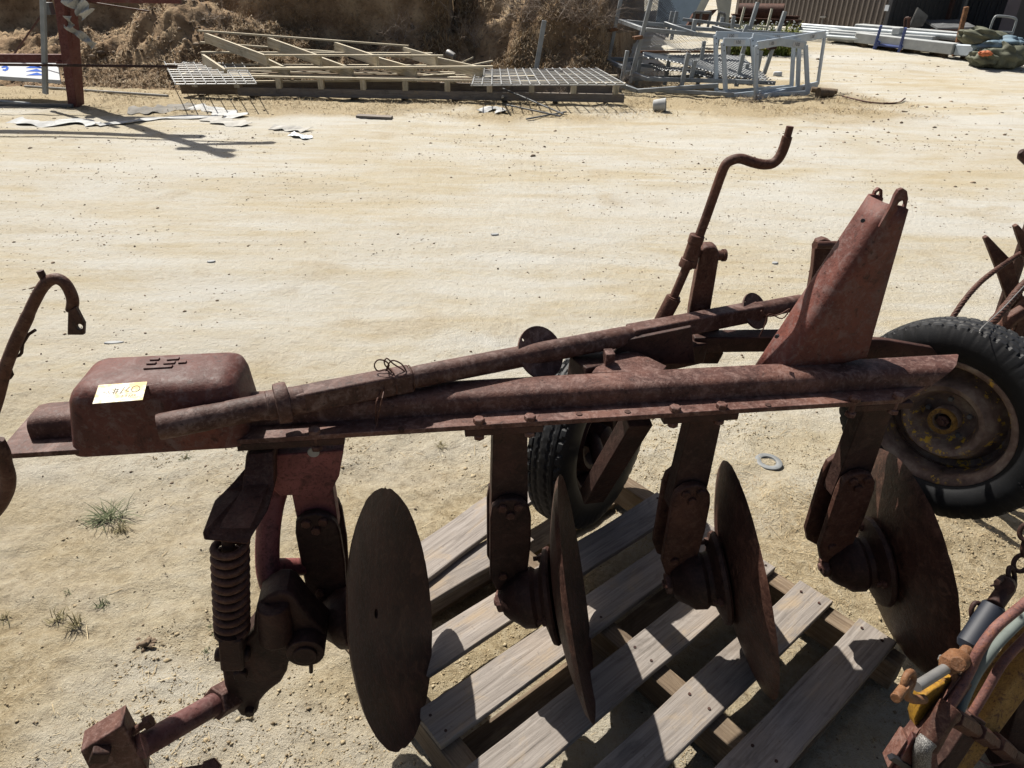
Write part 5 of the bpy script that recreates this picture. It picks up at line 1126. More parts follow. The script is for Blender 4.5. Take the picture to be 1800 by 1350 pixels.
# sign board lying in the rack
syf, syb = ry0 + 0.2, ry0 + 0.95
sg = [Yp(-60, 130, syf), Yp(106, 141, syf), Yp(101, 109, syb), Yp(-60, 97, syb)]
board_t = thing('sign_board', 'white sign board with three blue triangles lying in the red rack', 'sign', (sg[0] + sg[1]) / 2 - Vector((0, 0, 0.12)))
sn = (sg[1] - sg[0]).cross(sg[3] - sg[0]).normalized(); sn = sn if sn.z > 0 else -sn
sg[2] = sg[2] - Vector((0, 0, (sg[2] - sg[0]).dot(sn) / sn.z))
mb = MB(); mb.prism([q for q in sg], -sn * 0.06); mb.build('board', 'white', board_t, bevel=0.006)
def onS(px, py):
    d_ = ray(px, py); k_ = (sg[0] + sn * 0.002 - C0).dot(sn) / d_.dot(sn); return C0 + d_ * k_
for (tri) in ([(45, 119.5), (64, 113), (76, 120)], [(45, 125.5), (64.5, 121), (76.5, 126)], [(46, 132.5), (65, 127.5), (78, 132.5)]):
    mb = MB(); mb.prism([onS(*q) for q in tri], sn * 0.002); mb.build('blue_triangle', 'sign_blue', board_t, smooth=0)
mb = MB(); arc = [(2, 117.5), (8, 116), (13, 116.5), (15.5, 119), (14, 123), (9, 125), (4, 123.5), (5, 121.5), (9, 121.8), (11, 119.5), (9.5, 118.6), (3, 119.5)]; mb.prism([onS(*q) for q in arc], sn * 0.002); mb.build('blue_letter', 'sign_blue', board_t, smooth=0)
# crumpled plastic hanging at the rack
def crumple(name, lab, cat, pts, wd, yy, mat, amp=0.05, n=14, group=None, zup=False):
    P = catmull([Yp(*q, yy) if not zup else G(q[0], q[1], 0.026) for q in pts], n // max(1, len(pts) - 1) + 2); mb = MB(); vs = []; k_ = 6
    for i, p in enumerate(P):
        tg = (P[min(i + 1, len(P) - 1)] - P[max(i - 1, 0)]).normalized(); sd = tg.cross(Vector((0.0, -0.10, 1) if zup else (0.1, -1, 0.2))).normalized(); nm = tg.cross(sd)
        for j in range(k_): q_ = j / (k_ - 1) - 0.5; vs.append(p + sd * wd * q_ * (1 + 0.3 * math.sin(i * 0.9 + len(lab))) + (nm if not zup else Vector((0, 0, 0.33))) * amp * (math.sin(i * (1.3 if not zup else 0.6) + 2.2 * q_ + len(lab)) + 0.6 * math.sin(i * 0.33 - 3 * q_) + random.uniform(-.3, .3)))
    mb.add(vs, [(i * k_ + j, i * k_ + j + 1, (i + 1) * k_ + j + 1, (i + 1) * k_ + j) for i in range(len(P) - 1) for j in range(k_ - 1)])
    o = mb.build(name, mat, None, smooth=0, solid=0.004); return props(o, lab, cat, group)
crumple('plastic_sheet', 'crumpled pale plastic strip hanging from the top of the red column', 'plastic', [(120, -20), (128, 2), (142, 14), (154, 26)], 0.22, ry0 - 0.1, 'plastic', 0.05)
crumple('plastic_sheet', 'thin clear plastic strip hanging lower beside the red column', 'plastic', [(118, 28), (124, 50), (146, 64), (165, 81)], 0.10, ry0 - 0.05, 'scrap', 0.03)
# rods on the ground near the rack
for (q0, q1, r_, mat, lab) in [((45, 155), (296, 172), 0.022, 'scrap', 'pale thin rod on the ground running from the rack towards the skid'), ((0, 181), (55, 186), 0.02, 'plastic', 'short white rod on the ground at the left edge before the rack sill')]:
    mb = MB(); mb.cyl(G(*q0, 0.03), G(*q1, 0.03), r_, 8); props(mb.build('ground_rod', mat, None), lab, 'rod', 'rods on the ground by the rack')

# torn sheet scraps on the ground
crumple('torn_sheet', 'long torn white sheet lying along the ground at the left, peaked in the middle', 'scrap sheet', [(26, 214), (60, 219), (100, 221), (135, 214), (165, 222)], 0.22, 0, 'plastic', 0.035, 26, 'torn sheets on the ground', True)
crumple('torn_sheet', 'narrow pale strip of torn sheet in the middle of the ground litter at the left', 'scrap sheet', [(172, 222), (225, 217), (285, 210), (365, 208), (372, 206)], 0.14, 0, 'plastic', 0.012, 26, 'torn sheets on the ground', True)
crumple('torn_sheet', 'dark-backed torn sheet lying above the narrow pale strip', 'scrap sheet', [(225, 197), (260, 196), (300, 193), (350, 186)], 0.42, 0, 'scrap_dark', 0.02, 26, 'torn sheets on the ground', True)
crumple('torn_sheet', 'green-stained white torn sheet at the right of the ground litter', 'scrap sheet', [(340, 190), (375, 196), (400, 202), (422, 208)], 0.30, 0, 'plastic', 0.018, 20, 'torn sheets on the ground', True)
crumple('torn_sheet', 'folded grey-brown torn sheet ending in a narrow tongue below the green-stained one', 'scrap sheet', [(368, 210), (395, 217), (434, 222)], 0.26, 0, 'scrap', 0.018, 16, 'torn sheets on the ground', True)
crumple('torn_sheet', 'small crumpled grey scrap on the track below the timber skid', 'scrap sheet', [(478, 226), (505, 228), (540, 232)], 0.22, 0, 'scrap', 0.025, 14, 'small scraps on the track', True)
crumple('torn_sheet', 'tiny bluish scrap on the track just in front of the small grey one', 'scrap sheet', [(512, 238), (528, 242), (544, 245)], 0.12, 0, 'galv_blue', 0.03, 10, 'small scraps on the track', True)
t = thing('loose_board', 'single weathered board lying on the track in front of the timber skid', 'board', G(659, 208)); plank(G(628, 206, 0.02), G(689, 209, 0.02), 0.16, 0.03, 'board', 'wood', t)
crumple('plastic_bag', 'crumpled white plastic bag in front of the skid beside the thin dark bars', 'plastic bag', [(846, 198), (860, 193), (876, 194), (884, 200)], 0.20, 0, 'plastic', 0.06, 14, None, True)
mb = MB(); mb.bar(G(882, 176, 0.02), G(884, 200, 0.25), 0.03, 0.02); mb.bar(G(884, 178, 0.2), G(990, 204, 0.03), 0.03, 0.02); mb.bar(G(890, 196, 0.1), G(985, 208, 0.03), 0.03, 0.02); mb.bar(G(995, 200, 0.03), G(925, 213, 0.03), 0.025, 0.02)
props(mb.build('bent_metal', 'grey_dark', None, bevel=0.003), 'dark bent metal frame lying collapsed on the ground in front of the mesh', 'scrap metal')
mb = MB(); p = G(1158, 195, 0.06); mb.lathe(p + Vector((-0.10, 0, 0.02)), Vector((0.9, -0.25, 0.12)), [(0.0, 0.07), (0.01, 0.085), (0.20, 0.10), (0.20, 0.085), (0.02, 0.07)], 20); props(mb.build('plastic_tub', 'plastic', None, smooth=40), 'small pale grey tub lying on its side in front of the stillages', 'tub')
mb = MB(); mb.tube(catmull([G(1480, 172, 0.03), G(1530, 182, 0.02), G(1575, 183, 0.02), G(1590, 176, 0.03)], 5), 0.014, 7); props(mb.build('bent_rod', 'rust_brown', None, smooth=60), 'thin bent rusty rod lying on the sand right of the grey frames', 'rod')
mb = MB(); mb.tube([G(1425, 162, 0.05), G(1470, 166, 0.05)], 0.05, 9); props(mb.build('wood_log', 'wood_brown', None, smooth=40), 'thin brown log lying at the foot of the grey frames', 'log'); mb = MB(); mb.tube([G(1436, 172, 0.08), G(1462, 172, 0.08)], [0.10, 0.07], 9); props(mb.build('wood_log', 'wood_brown', None, smooth=40), 'stubby dark log end in front of the thin log by the grey frames', 'log')
flat_stone(1366, 134, 0.10, 0.08, 0.10, 0.3, 'white', 'pale_rock', 'pale rock between the grey frames and the track', 'rock')

# ------------------------------------------------------------------ shed and stored goods at the far right
def GX_(px, y): d_ = ray(px, 60); return Vector((d_.x / d_.y * y, y, 0))
wa, wb, wc, wd = GX_(1286, 30.5), GX_(1556, 24.0), GX_(1752, 22.3), GX_(1860, 21.6)
shed = thing('shed', 'large shed clad in brown ribbed sheet with a dark open bay on its right', 'shed', wb); ORG[shed] = wb
def corrug(a, b, z0, z1, pitch, dep, name, mat):
    L = (b - a).length; d_ = (b - a).normalized(); nrm = Vector((d_.y, -d_.x, 0)); n = int(L / pitch); vs = []; fs = []
    pts = []
    for i in range(n):
        o = i * L / n; p_ = L / n
        for (f, h) in ((0.0, 0), (0.58, 0), (0.66, 1), (0.92, 1)): pts.append((o + f * p_, h * dep))
    pts.append((L, 0))
    for (s_, h) in pts: q = a + d_ * s_ + nrm * h; vs += [Vector((q.x, q.y, z0)), Vector((q.x, q.y, z1))]
    fs = [(2 * i, 2 * i + 2, 2 * i + 3, 2 * i + 1) for i in range(len(pts) - 1)]
    mb = MB(); mb.add(vs, fs); return mb.build(name, mat, shed, smooth=0)
corrug(wa, wb, 0.2, 5.2, 0.21, 0.038, 'ribbed_cladding', 'cladding')
bd = (wb - wa).normalized(); bn = Vector((-bd.y, bd.x, 0)); back = wb + bn * 3.2
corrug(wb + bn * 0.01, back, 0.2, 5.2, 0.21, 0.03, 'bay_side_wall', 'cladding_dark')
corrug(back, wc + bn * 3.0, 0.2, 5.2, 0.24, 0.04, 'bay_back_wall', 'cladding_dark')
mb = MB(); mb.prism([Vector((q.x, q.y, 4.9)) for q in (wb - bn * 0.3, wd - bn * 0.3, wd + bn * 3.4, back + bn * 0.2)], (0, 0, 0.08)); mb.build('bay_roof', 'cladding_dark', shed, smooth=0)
mb = MB(); mb.prism([Vector((q.x, q.y, 5.1)) for q in (wa - bn * 0.1, wb - bn * 0.1, back + bn * 3, wa + bn * 7)], (0, 0, 0.1)); mb.build('roof', 'cladding', shed, smooth=0)
mb = MB(); mb.bar(Vector((wb.x, wb.y, 0.2)) - bn * 0.05, Vector((wb.x, wb.y, 5.1)) - bn * 0.05, 0.14, 0.14, up=bn); mb.build('corner_post', 'cladding_dark', shed, bevel=0.01)
for (a_, b_, mt) in ((0.0, 0.22, 'purple'), (0.22, 0.66, 'cladding_dark'), (0.66, 1.0, 'purple')):
    q0 = wc + (wd - wc) * a_; q1 = wc + (wd - wc) * b_; mb = MB(); mb.bar(Vector((q0.x, q0.y, 2.6)), Vector((q1.x, q1.y, 2.6)), 0.12, 4.8); mb.build('bay_door', mt, shed, smooth=0)
for px in (1610, 1632): q = GX_(px, 23.2) + bn * 1.2; mb = MB(); mb.bar(Vector((q.x, q.y, 0.2)), Vector((q.x, q.y, 5)), 0.10, 0.10, up=bn); mb.build('bay_post', 'rust_dark' if px == 1610 else 'grey_dark', shed, smooth=0)
p = Yp(1559, 14, 23.85); mb = MB(); mb.box(p, bd * 0.07, bn * 0.01, Vector((0, 0, 0.08))); mb.build('notice_plate', 'white', shed, smooth=0)
p = Yp(1447, 30, 26.3); p = wa + bd * ((p - wa).dot(bd)) - bn * 0.08 + Vector((0, 0, p.z)); mb = MB(); mb.box(p, bd * 0.12, bn * 0.03, Vector((0, 0, 0.02))); mb.cyl(p, p - Vector((0, 0, 0.5)), 0.02, 8); mb.build('wall_tap', 'zinc', shed, smooth=30)

def yb(px): return 24.2 - (px - 1400) * 0.0133
def BQ(px, py, dy=0.0): return Yp(px, py, yb(px) + dy)
def beam_px(name, lab, q0, q1, hpx, dpt, mat, cat, group, dy=0.0):
    a, b = BQ(*q0, dy), BQ(*q1, dy); hz = (BQ(q0[0], q0[1], dy) - BQ(q0[0], q0[1] + hpx, dy)).length
    t = thing(name, lab, cat, (a + b) / 2 - Vector((0, 0, hz)), group); d_ = (b - a).normalized(); sd = Vector((-d_.y, d_.x, 0)).normalized(); sd = sd if sd.y > 0 else -sd
    mb = MB(); mb.prism([a, b, b - Vector((0, 0, hz)), a - Vector((0, 0, hz))], sd * dpt); mb.build('beam', mat, t, bevel=0.02); return t, a, b, hz, sd
G1 = 'pale beams stacked before the shed'
beam_px('concrete_beam', 'pale beam lying highest and rearmost in the stack before the shed', (1503, 42), (1690, 58), 13, 0.5, 'concrete', 'beam', G1, 0.9)
beam_px('concrete_beam', 'thin pale slab lying in the middle of the beam stack', (1456, 52), (1640, 64), 7, 0.45, 'concrete', 'beam', G1, 0.35)
beam_px('concrete_beam', 'long pale beam in front of the stack with a slanted right end', (1504, 57), (1677, 77), 17, 0.45, 'concrete', 'beam', G1)
beam_px('concrete_beam', 'short bluish beam section at the right end of the stack', (1681, 78), (1719, 80), 18, 0.45, 'galv_blue', 'beam', G1, 0.1)
beam_px('concrete_beam', 'short pale beam at the left end of the stack under the silver tubes', (1456, 56), (1503, 60), 14, 0.45, 'concrete', 'beam', G1, 0.1)
beam_px('concrete_beam', 'small square block standing on the middle slab', (1569, 48), (1583, 49), 11, 0.25, 'concrete', 'block', G1, 0.30)
for (px, py, wh) in ((1512, 74, 'leftmost dark timber bearer under the pale beam stack'), (1560, 80, 'dark timber bearer under the beam stack between the trestle legs'), (1602, 86, 'dark timber bearer just right of the blue trestle under the beams'), (1650, 92, 'dark timber bearer under the front beam left of its slanted end'), (1705, 100, 'dark timber bearer under the short bluish beam beside the canvas')):
    t_, = (thing('timber_bearer', wh, 'bearer', G(px, py + 6) if False else BQ(px, py + 6), 'timber bearers under the beam stack'),); mb = MB(); q = BQ(px, py + 4, 0.25); mb.box(Vector((q.x, q.y, (q.z + gz(q.x, q.y)) / 2)), (0.08, 0, 0), (0, 0.35, 0), (0, 0, max(0.06, (q.z - gz(q.x, q.y)) / 2 + 0.03))); mb.build('block', 'wood_brown', t_, smooth=0)
tb = thing('tube_bundle', 'bundle of five bright galvanised tubes lying left of the pale beams', 'tubes', BQ(1450, 60))
for i in range(5):
    a, b = BQ(1396 - i * 0.6, 43 + i * 4.2, 0.9 - 0.22 * i), BQ(1800 if i == 0 else 1520, (43 + i * 4.2) + (30 if i == 0 else 9.3), 0.9 - 0.22 * i); mb = MB(); mb.cyl(a, b, 0.055, 10); mb.build('tube', 'galv_bright', tb, smooth=40)
mb = MB(); a, b = BQ(1398, 62, 0.3), BQ(1398, 70, 0.3); mb.box((a + b) / 2 - Vector((0, 0, 0.1)), (0.3, 0, 0), (0, 0.5, 0), (0, 0, 0.22)); props(mb.build('timber_bearer', 'wood_brown', None), 'timber bearer under the left end of the silver tubes', 'bearer', 'timber bearers under the beam stack')
tr = thing('trestle', 'small blue steel trestle leaning against the pale beams', 'trestle', G(1560, 92))
def tbar(q0, q1, r_, name='leg', mat='blue', dy=-0.15): mb = MB(); mb.cyl(BQ(*q0, dy), BQ(*q1, dy), r_, 8); return mb.build(name, mat, tr, smooth=40)
tbar((1549, 45), (1537, 84), 0.04); tbar((1592, 49), (1580, 91), 0.04); tbar((1540, 78), (1581, 83), 0.035, 'cross_bar'); tbar((1545, 73), (1537, 86), 0.05, 'foot'); tbar((1584, 80), (1579, 94), 0.05, 'foot'); tbar((1583, 84), (1582, 95), 0.03, 'rusty_peg', 'rust_orange')
lid = thing('steel_table', 'dark flat steel hatch with a round hole lying behind the beam stack', 'hatch', BQ(1665, 55, 1.6)); lz = BQ(1665, 42, 1.9)
lq = [BQ(1625, 35, 2.3), BQ(1690, 34, 2.3), BQ(1717, 47, 1.4), BQ(1648, 48, 1.4)]
mb = MB(); mb.plate(lq, [((lq[0] + lq[1] + lq[2] + lq[3]) / 4 + Vector((0.05, 0.1, 0)), 0.18)], (0, 0, -0.06)); mb.build('hatch_plate', 'grey_dark', lid, bevel=0.004)
mb = MB(); mb.bar(lq[3] - Vector((0, 0, 0.35)), lq[2] - Vector((0, 0, 0.35)), 0.05, 0.6); mb.build('hatch_side', 'rust_dark', lid, smooth=0)
for q in ((1640, 50), (1712, 50)): p = BQ(*q, 1.6); mb = MB(); mb.bar(p, Vector((p.x, p.y, gz(p.x, p.y))), 0.08, 0.08, up=(0, 1, 0)); mb.build('leg', 'rust_dark', lid, smooth=0)
mb = MB(); mb.prism([BQ(*q, 1.9) for q in [(1614, 13), (1632, 28), (1622, 46), (1600, 49)]], (0.02, 0.05, 0)); props(mb.build('steel_sheet', 'grey_dark', None), 'dark steel sheet leaning behind the beam stack left of the hatch', 'sheet')
mb = MB(); mb.tube([BQ(1598, 48, 1.2), BQ(1602, 38, 1.2), BQ(1613, 14, 1.2)], 0.02, 7); props(mb.build('steel_rod', 'zinc', None, smooth=40), 'thin bright rod leaning in front of the dark steel sheet', 'rod')
mb = MB(); mb.tube(catmull([BQ(1590, 49, 1.0), BQ(1590, 38, 1.0), BQ(1592, 32, 1.0), BQ(1598, 31, 1.0)], 4), 0.03, 8); mb.cyl(BQ(1598, 31, 1.0), BQ(1596, 50, 1.0), 0.05, 8); props(mb.build('rusty_hook', 'rust_brown', None, smooth=40), 'rusty bent pipe standing behind the beams by the bright rod', 'pipe')
mb = MB(); a, b = BQ(1699, 12, 0.55), BQ(1686, 70, 0.55); mb.bar(a, b - Vector((0, 0, 0.4)), 0.11, 0.09, up=(0, 1, 0)); props(mb.build('rusty_post', 'rust_orange', None, bevel=0.01), 'leaning rusty orange post in front of the dark bay', 'post')
# trolley and canvas
tl = thing('trolley', 'hand trolley with a looped grey handle standing behind the canvas bundles', 'trolley', G(1760, 105)); ty0 = yb(1750) + 0.4
mb = MB(); mb.tube(catmull([Yp(*q, ty0) for q in [(1737, 62), (1744, 40), (1749, 30), (1756, 28), (1776, 30), (1785, 33), (1786, 39), (1777, 66)]], 4), 0.028, 8); mb.build('handle', 'galv', tl, smooth=60)
mb = MB(); mb.cyl(Yp(1741, 55, ty0), Yp(1782, 57, ty0), 0.022, 8); mb.cyl(Yp(1737, 62, ty0), Yp(1731, 92, ty0), 0.028, 8); mb.cyl(Yp(1777, 66, ty0), Yp(1768, 98, ty0), 0.028, 8); mb.build('handle_bar', 'galv', tl, smooth=40)
p = Yp(1750, 100, ty0 - 0.2); mb = MB(); mb.box(Vector((p.x, p.y, gz(p.x, p.y) + 0.22)), (0.5, 0, 0), (0, 0.4, 0), (0, 0, 0.05)); mb.build('platform', 'grey_dark', tl, bevel=0.01)
def bundle(name, lab, px, py, yy, sx, sy, sz, mat, seed, fold=6, rot=0.0, group='canvas bundles by the shed bay'):
    c = Yp(px, py, yy); bm = bmesh.new(); bmesh.ops.create_icosphere(bm, subdivisions=4, radius=1); rr = random.Random(seed); ph = [rr.uniform(0, 6) for _ in range(8)]
    mb = MB(); vs = []
    for v in bm.verts:
        x, y, z = v.co; q = 1 + 0.10 * math.sin(fold * (x * 1.2 + 0.4 * z) + ph[0]) * (0.4 + abs(z)) + 0.08 * math.sin(fold * 1.7 * (y + 0.5 * x) + ph[1]) + 0.06 * math.sin(9 * z + 4 * x + ph[2]) + 0.05 * math.sin(17 * x + 11 * y + ph[3])
        X, Y_, Z_ = x * sx * q, y * sy * q, z * sz * q; vs.append(c + Vector((X * math.cos(rot) - Z_ * math.sin(rot), Y_, X * math.sin(rot) + Z_ * math.cos(rot))))
    bm.verts.index_update(); mb.add(vs, [tuple(v.index for v in f.verts) for f in bm.faces]); bm.free(); return props(mb.build(name, mat, None, smooth=55), lab, 'canvas', group)
yc = yb(1740)
bundle('canvas_bundle', 'rolled green canvas lying on top of the bundle heap', 1730, 66, yc + 0.1, 0.62, 0.4, 0.21, 'tarp_green', 3, 6, -0.12)
bundle('canvas_bundle', 'faded blue canvas fold in the middle of the bundle heap', 1755, 77, yc - 0.1, 0.58, 0.42, 0.17, 'tarp_blue', 5, 7, 0.12)
bundle('canvas_bundle', 'big crumpled green canvas sack at the bottom right of the bundle heap', 1763, 100, yc - 0.35, 0.50, 0.45, 0.32, 'tarp_green', 8, 8)
bundle('canvas_bundle', 'dark green canvas at the bottom left of the bundle heap', 1733, 102, yc - 0.3, 0.42, 0.4, 0.22, 'tarp_green', 11, 9)
bundle('canvas_bundle', 'small orange cloth poking out of the bundle heap on the left', 1732, 94, yc - 0.68, 0.17, 0.12, 0.06, 'orange', 13, 9)
# rusty pipe, sections and panels between bank and shed
pp_ = thing('rusty_drum', 'big rust-red steel pipe lying on beams in front of the ribbed shed wall', 'pipe', Yp(1338, 30, 25)); pc0, pc1 = Yp(1298, 21, 25.5), Yp(1377, 22, 25.0)
mb = MB(); mb.lathe(pc0, pc1 - pc0, [(0, 0.22), (0, 0.25), ((pc1 - pc0).length, 0.25), ((pc1 - pc0).length, 0.22), (0, 0.22)], 24); mb.build('pipe_wall', 'rust_brown', pp_, smooth=40)
for (q0, q1, yy, h, lab) in [((1286, 30), (1403, 34), 25.2, 0.16, 'upper rusty steel section carrying the rust-red pipe'), ((1285, 36), (1402, 41), 24.7, 0.16, 'lower rusty steel section under the rust-red pipe')]:
    t = thing('steel_section', lab, 'steel section', Yp(*q0, yy), 'rusty sections under the pipe'); a, b = Yp(*q0, yy), Yp(*q1, yy); up = Vector((0, 0, 1))
    mb = MB(); mb.bar(a + up * h / 2, b + up * h / 2, 0.25, 0.03); mb.bar(a - up * h / 2, b - up * h / 2, 0.25, 0.03); mb.bar(a, b, 0.03, h - 0.03); mb.build('flange', 'rust_brown', t, smooth=0)
    for q in (a, b): mb = MB(); mb.bar(q, Vector((q.x, q.y, gz(q.x, q.y) - 0.05)), 0.2, 0.2, up=(0, 1, 0)); mb.build('support', 'wood_brown', t, smooth=0)
hs = thing('h_stand', 'pale metal H-shaped stand before the rusty pipe', 'stand', Yp(1330, 58, 22.5))
for (q0, q1) in [((1309, 12), (1298, 55)), ((1357, 15), (1346, 58)), ((1302, 43), (1349, 48))]:
    mb = MB(); mb.bar(Yp(*q0, 22.5), Yp(*q1, 22.5), 0.06, 0.05, up=(0, 1, 0) if abs(q0[1] - q1[1]) > 20 else (0, 0, 1)); mb.build('bar', 'panel_cream', hs, smooth=0)
def panel(lab, pxs, yy, mat, th=0.08, name='wall_panel', dy=0.25):
    mb = MB(); mb.prism([Yp(x, y, yy + dy * (60 - y) / 60) for x, y in pxs], Vector((0.01, th, 0))); return props(mb.build(name, mat, None, bevel=0.006), lab, 'panel', 'panels between bank and shed')
panel('large pale blue panel leaning behind the stillage', [(1166, -60), (1262, -60), (1210, 46), (1152, 46)], 22.5, 'panel_blue')
panel('narrow cream panel leaning right of the pale blue one', [(1228, -30), (1262, -30), (1232, 30), (1214, 30)], 23.0, 'panel_cream')
panel('stained cream panel standing against the corner of the ribbed shed', [(1252, -40), (1292, -40), (1279, 54), (1268, 54), (1262, 20)], 23.4, 'panel_cream')
tray = thing('rusty_tray', 'rust-red folded sheet in a black bar frame beside the panels', 'sheet', Yp(1240, 50, 20.5)); mb = MB(); mb.prism([Yp(*q, 20.6) for q in [(1221, 21), (1262, 16), (1240, 40), (1209, 44)]], (0.02, 0.4, -0.06)); mb.build('sheet', 'rust_brown', tray, smooth=0)
for (q0, q1) in [((1221, 21), (1216, 50)), ((1233, 22), (1228, 52)), ((1250, 22), (1243, 52)), ((1264, 22), (1258, 52)), ((1274, 24), (1272, 52)), ((1221, 21), (1250, 22)), ((1264, 22), (1274, 24))]:
    mb = MB(); mb.cyl(Yp(*q0, 20.3), Yp(*q1, 20.3), 0.035, 7); mb.build('frame_bar', 'grey_dark', tray, smooth=40)

# weeds with white flowers before the pipe
n = 2600; px = rng.uniform(1280, 1402, n); yy = rng.uniform(20.5, 24.2, n); bs = []
for a_, y_ in zip(px, yy): q = GX_(a_, y_); bs.append((q.x, q.y, gz(q.x, q.y)))
V, F_, T = blades(np.array(bs), rng.uniform(0.15, 0.62, n), rng.uniform(0.1, 1.0, n), np.full(n, 0.05), rng.beta(2, 2, n), 0.5)
o = raw_mesh('weeds', V, F_, 'leaf', T); props(o, 'yellowish green weeds growing before the rusty pipe and shed wall', 'weeds', None, 'stuff')
fl = np.array(bs)[:170]; fl[:, 2] += rng.uniform(0.3, 0.55, len(fl)); V, F_, T = lumps(fl, np.full(len(fl), 0.032), np.full(len(fl), 0.5), 0.6)
o = raw_mesh('white_flowers', V, F_, 'white', None); props(o, 'small white flowers among the weeds before the rusty pipe', 'flowers', None, 'stuff')

# ------------------------------------------------------------------ dry growth on the bank
V1 = []; F1 = []; T1 = []; off = 0
def on_bank(n, x0, x1, y0, y1, dens):
    x = rng.uniform(x0, x1, n); y = rng.uniform(y0, y1, n); k_ = rng.uniform(0, 1, n) < dens(x, y); x, y = x[k_], y[k_]; return np.stack([x, y, bh(x, y)], 1)
def grow(n, x0, x1, y0, y1, dens, hm, wd, tilt, bend=0.6):
    c = on_bank(n, x0, x1, y0, y1, dens); k_ = len(c); push(*blades(c, rng.uniform(0.4, 1.4, k_) * hm, rng.uniform(*tilt, k_), rng.uniform(0.7, 1.3, k_) * wd, rng.beta(1.6, 1.9, k_), bend))
cl2 = lambda x, y: np.clip(0.45 + 2.4 * fbm(x * 1.3, y * 1.3, 4, 301), 0.02, 1)
grow(85000, -1.9, 3.2, 13.6, 17.2, cl2, 0.22, 0.010, (0.4, 2.2))
grow(70000, -9.5, -3.0, 13.4, 16.6, cl2, 0.11, 0.008, (0.6, 2.0))
grow(26000, -5.0, 0.0, 13.4, 16.0, cl2, 0.09, 0.008, (0.6, 1.9))
o = raw_mesh('bank_dry_grass', np.concatenate(V1), np.concatenate(F1), 'straw', np.concatenate(T1)); props(o, 'matted dry grass and roots over the spoil bank', 'dry grass', None, 'stuff')
V1 = []; F1 = []; T1 = []; off = 0
c = on_bank(7000, -10, 3, 13.2, 15.6, lambda x, y: np.clip(0.5 + 1.5 * fbm(x, y, 3, 305), 0.05, 1)); push(*lumps(c, np.exp(rng.normal(-4.0, 0.5, len(c))), rng.beta(1.6, 2, len(c)), 0.8))
o = raw_mesh('earth_clods', np.concatenate(V1), np.concatenate(F1), 'pebble', np.concatenate(T1), smooth=False); props(o, 'loose earth clods and stones on the spoil at the bank foot', 'clods', None, 'stuff')
def twigs(px, py, yy, h, n, lab, spread=0.9, group='dry bushes along the bank'):
    p = Yp(px, py, yy); p.z = float(bh(p.x, p.y)) - 0.03; p.z = max(p.z, gz(p.x, p.y) - 0.03); vs = []; fs = []; tn = []
    def seg(a, b, r0, r1, t_):
        d_ = (b - a).normalized(); _, x, y = frame_from(d_); o = len(vs)
        for (q, r_) in ((a, r0), (b, r1)):
            for k_ in range(3): an = 2.094 * k_; vs.append(tuple(q + (x * math.cos(an) + y * math.sin(an)) * r_)); tn.append(t_)
        for k_ in range(3): fs.append((o + k_, o + (k_ + 1) % 3, o + 3 + (k_ + 1) % 3, o + 3 + k_))
    def branch(a, d_, L, r_, lev, t_):
        b = a; m = 3
        for i in range(m):
            d_ = (d_ + Vector((random.gauss(0, .25), random.gauss(0, .25), random.gauss(0.02, .2)))).normalized(); c_ = b + d_ * L / m; seg(b, c_, r_ * (1 - 0.25 * i), r_ * (1 - 0.25 * (i + 1)), t_); b = c_
            if lev > 0:
                for _ in range(2): branch(b, (d_ + Vector((random.gauss(0, .7), random.gauss(0, .7), random.gauss(0, .5)))).normalized(), L * random.uniform(0.4, 0.65), r_ * 0.5, lev - 1, min(1, max(0, t_ + random.uniform(-.2, .2))))
    for i in range(n):
        a = random.uniform(0, 6.28); d_ = Vector((math.cos(a) * spread, math.sin(a) * spread, random.uniform(0.35, 1.1))).normalized()
        branch(p + Vector((random.gauss(0, h * .25), random.gauss(0, h * .15), 0)), d_, h * random.uniform(0.5, 1.0), 0.006, 2, random.random())
    o = raw_mesh('dry_bush', np.array(vs), np.array(fs), 'twig', np.array(tn), p); return props(o, lab, 'dry bush', group)
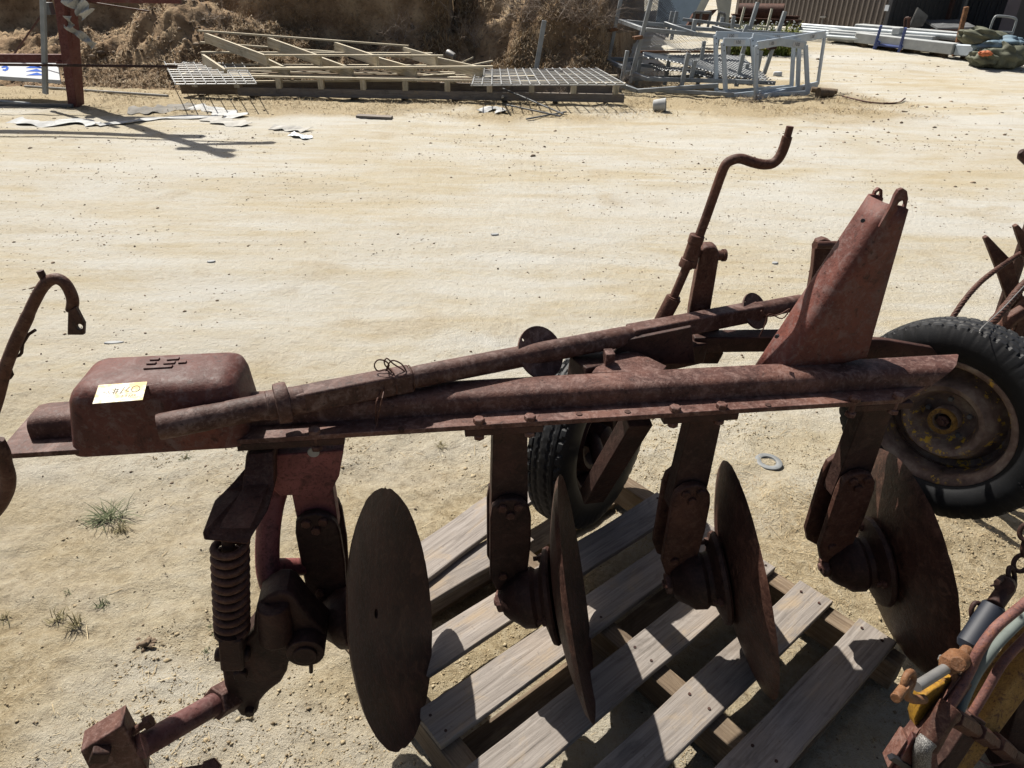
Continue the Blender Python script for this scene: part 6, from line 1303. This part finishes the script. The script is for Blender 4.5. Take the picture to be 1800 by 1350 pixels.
for (px, py, yy, h, n, lab) in [(1040, 95, 15.1, 0.8, 30, 'dense grey dry bush against the bank left of the tall stillage posts'), (985, 75, 15.2, 0.8, 24, 'dry brown bush directly right of the single leaning post'), (1010, 30, 15.9, 0.9, 24, 'dry bush higher on the bank above the mesh sheet'), (920, 60, 15.3, 0.7, 20, 'dry bush on the bank left of the single leaning post'), (840, 40, 15.3, 0.7, 18, 'sparse dry bush on the bank above the right end of the timber ladders'), (1075, 150, 14.0, 0.5, 14, 'low tangle of twigs in front of the tall stillage'), (1195, 85, 15.0, 0.6, 18, 'pale twigs growing through the stillage under the sagging mesh'), (400, 45, 14.6, 0.7, 8, 'bare pale twigs standing in the shade behind the timber ladders'), (985, 165, 13.0, 0.4, 6, 'few bare twigs in front of the right end of the skid'), (700, 25, 15.3, 0.6, 14, 'dry root tangle hanging on the bank above the long timber rail'), (1330, 172, 13.0, 0.3, 8, 'thin dry stems at the feet of the grey hurdles')]:
    twigs(px, py, yy, h, n, lab)

# more stored steel round the stillages
for (q0, q1, yy, lab) in [((1238, 72), (1226, 150), 14.9, 'dull galvanised post behind the rearmost hurdle inside the stillage'), ((1178, 96), (1168, 150), 14.5, 'short dull post in the middle of the coarse mesh sheets'), ((1126, 100), (1118, 150), 14.7, 'short dull post at the bank end of the coarse mesh'), ((1270, 30), (1256, 100), 16.2, 'dull post standing behind the stillages before the cream panel'), ((1190, 20), (1180, 70), 16.4, 'dull post in front of the pale blue panel, left one'), ((1182, 20), (1172, 66), 16.6, 'dull post in front of the pale blue panel, at its left edge'), ((1290, 28), (1276, 120), 16.0, 'dull leaning post between the rusty tray and the pipe')]:
    mb, a, b = post(q0, q1, yy, 0.07, ''); props(mb.build('steel_post', 'galv', None, bevel=0.006), lab, 'post', 'galvanised steel posts')
for (q0, y0, q1, y1, lab) in [((1100, 140), 14.6, (1330, 128), 14.8, 'long low steel bar crossing behind the coarse mesh sheets'), ((1110, 112), 15.1, (1240, 128), 14.2, 'sloping steel bar lying across the coarse mesh'), ((1145, 158), 13.5, (1290, 166), 13.4, 'long steel bar on the ground in front of the stillages'), ((1200, 34), 16.3, (1300, 46), 16.0, 'upper steel bar behind the stillages')]:
    mb = MB(); mb.bar(Yp(*q0, y0), Yp(*q1, y1), 0.07, 0.06); props(mb.build('steel_bar', 'galv', None, bevel=0.006), lab, 'bar', 'loose steel bars in the stillages')
woven('chain_mesh', 'chain mesh panel standing upright before the pale blue panel', Yp(1080, 60, 16.8), Yp(1200, 44, 16.8), Yp(1095, -20, 17.0), Yp(1170, -20, 17.0), 30, 24, 0.004, 'grey_dark', 0.02)
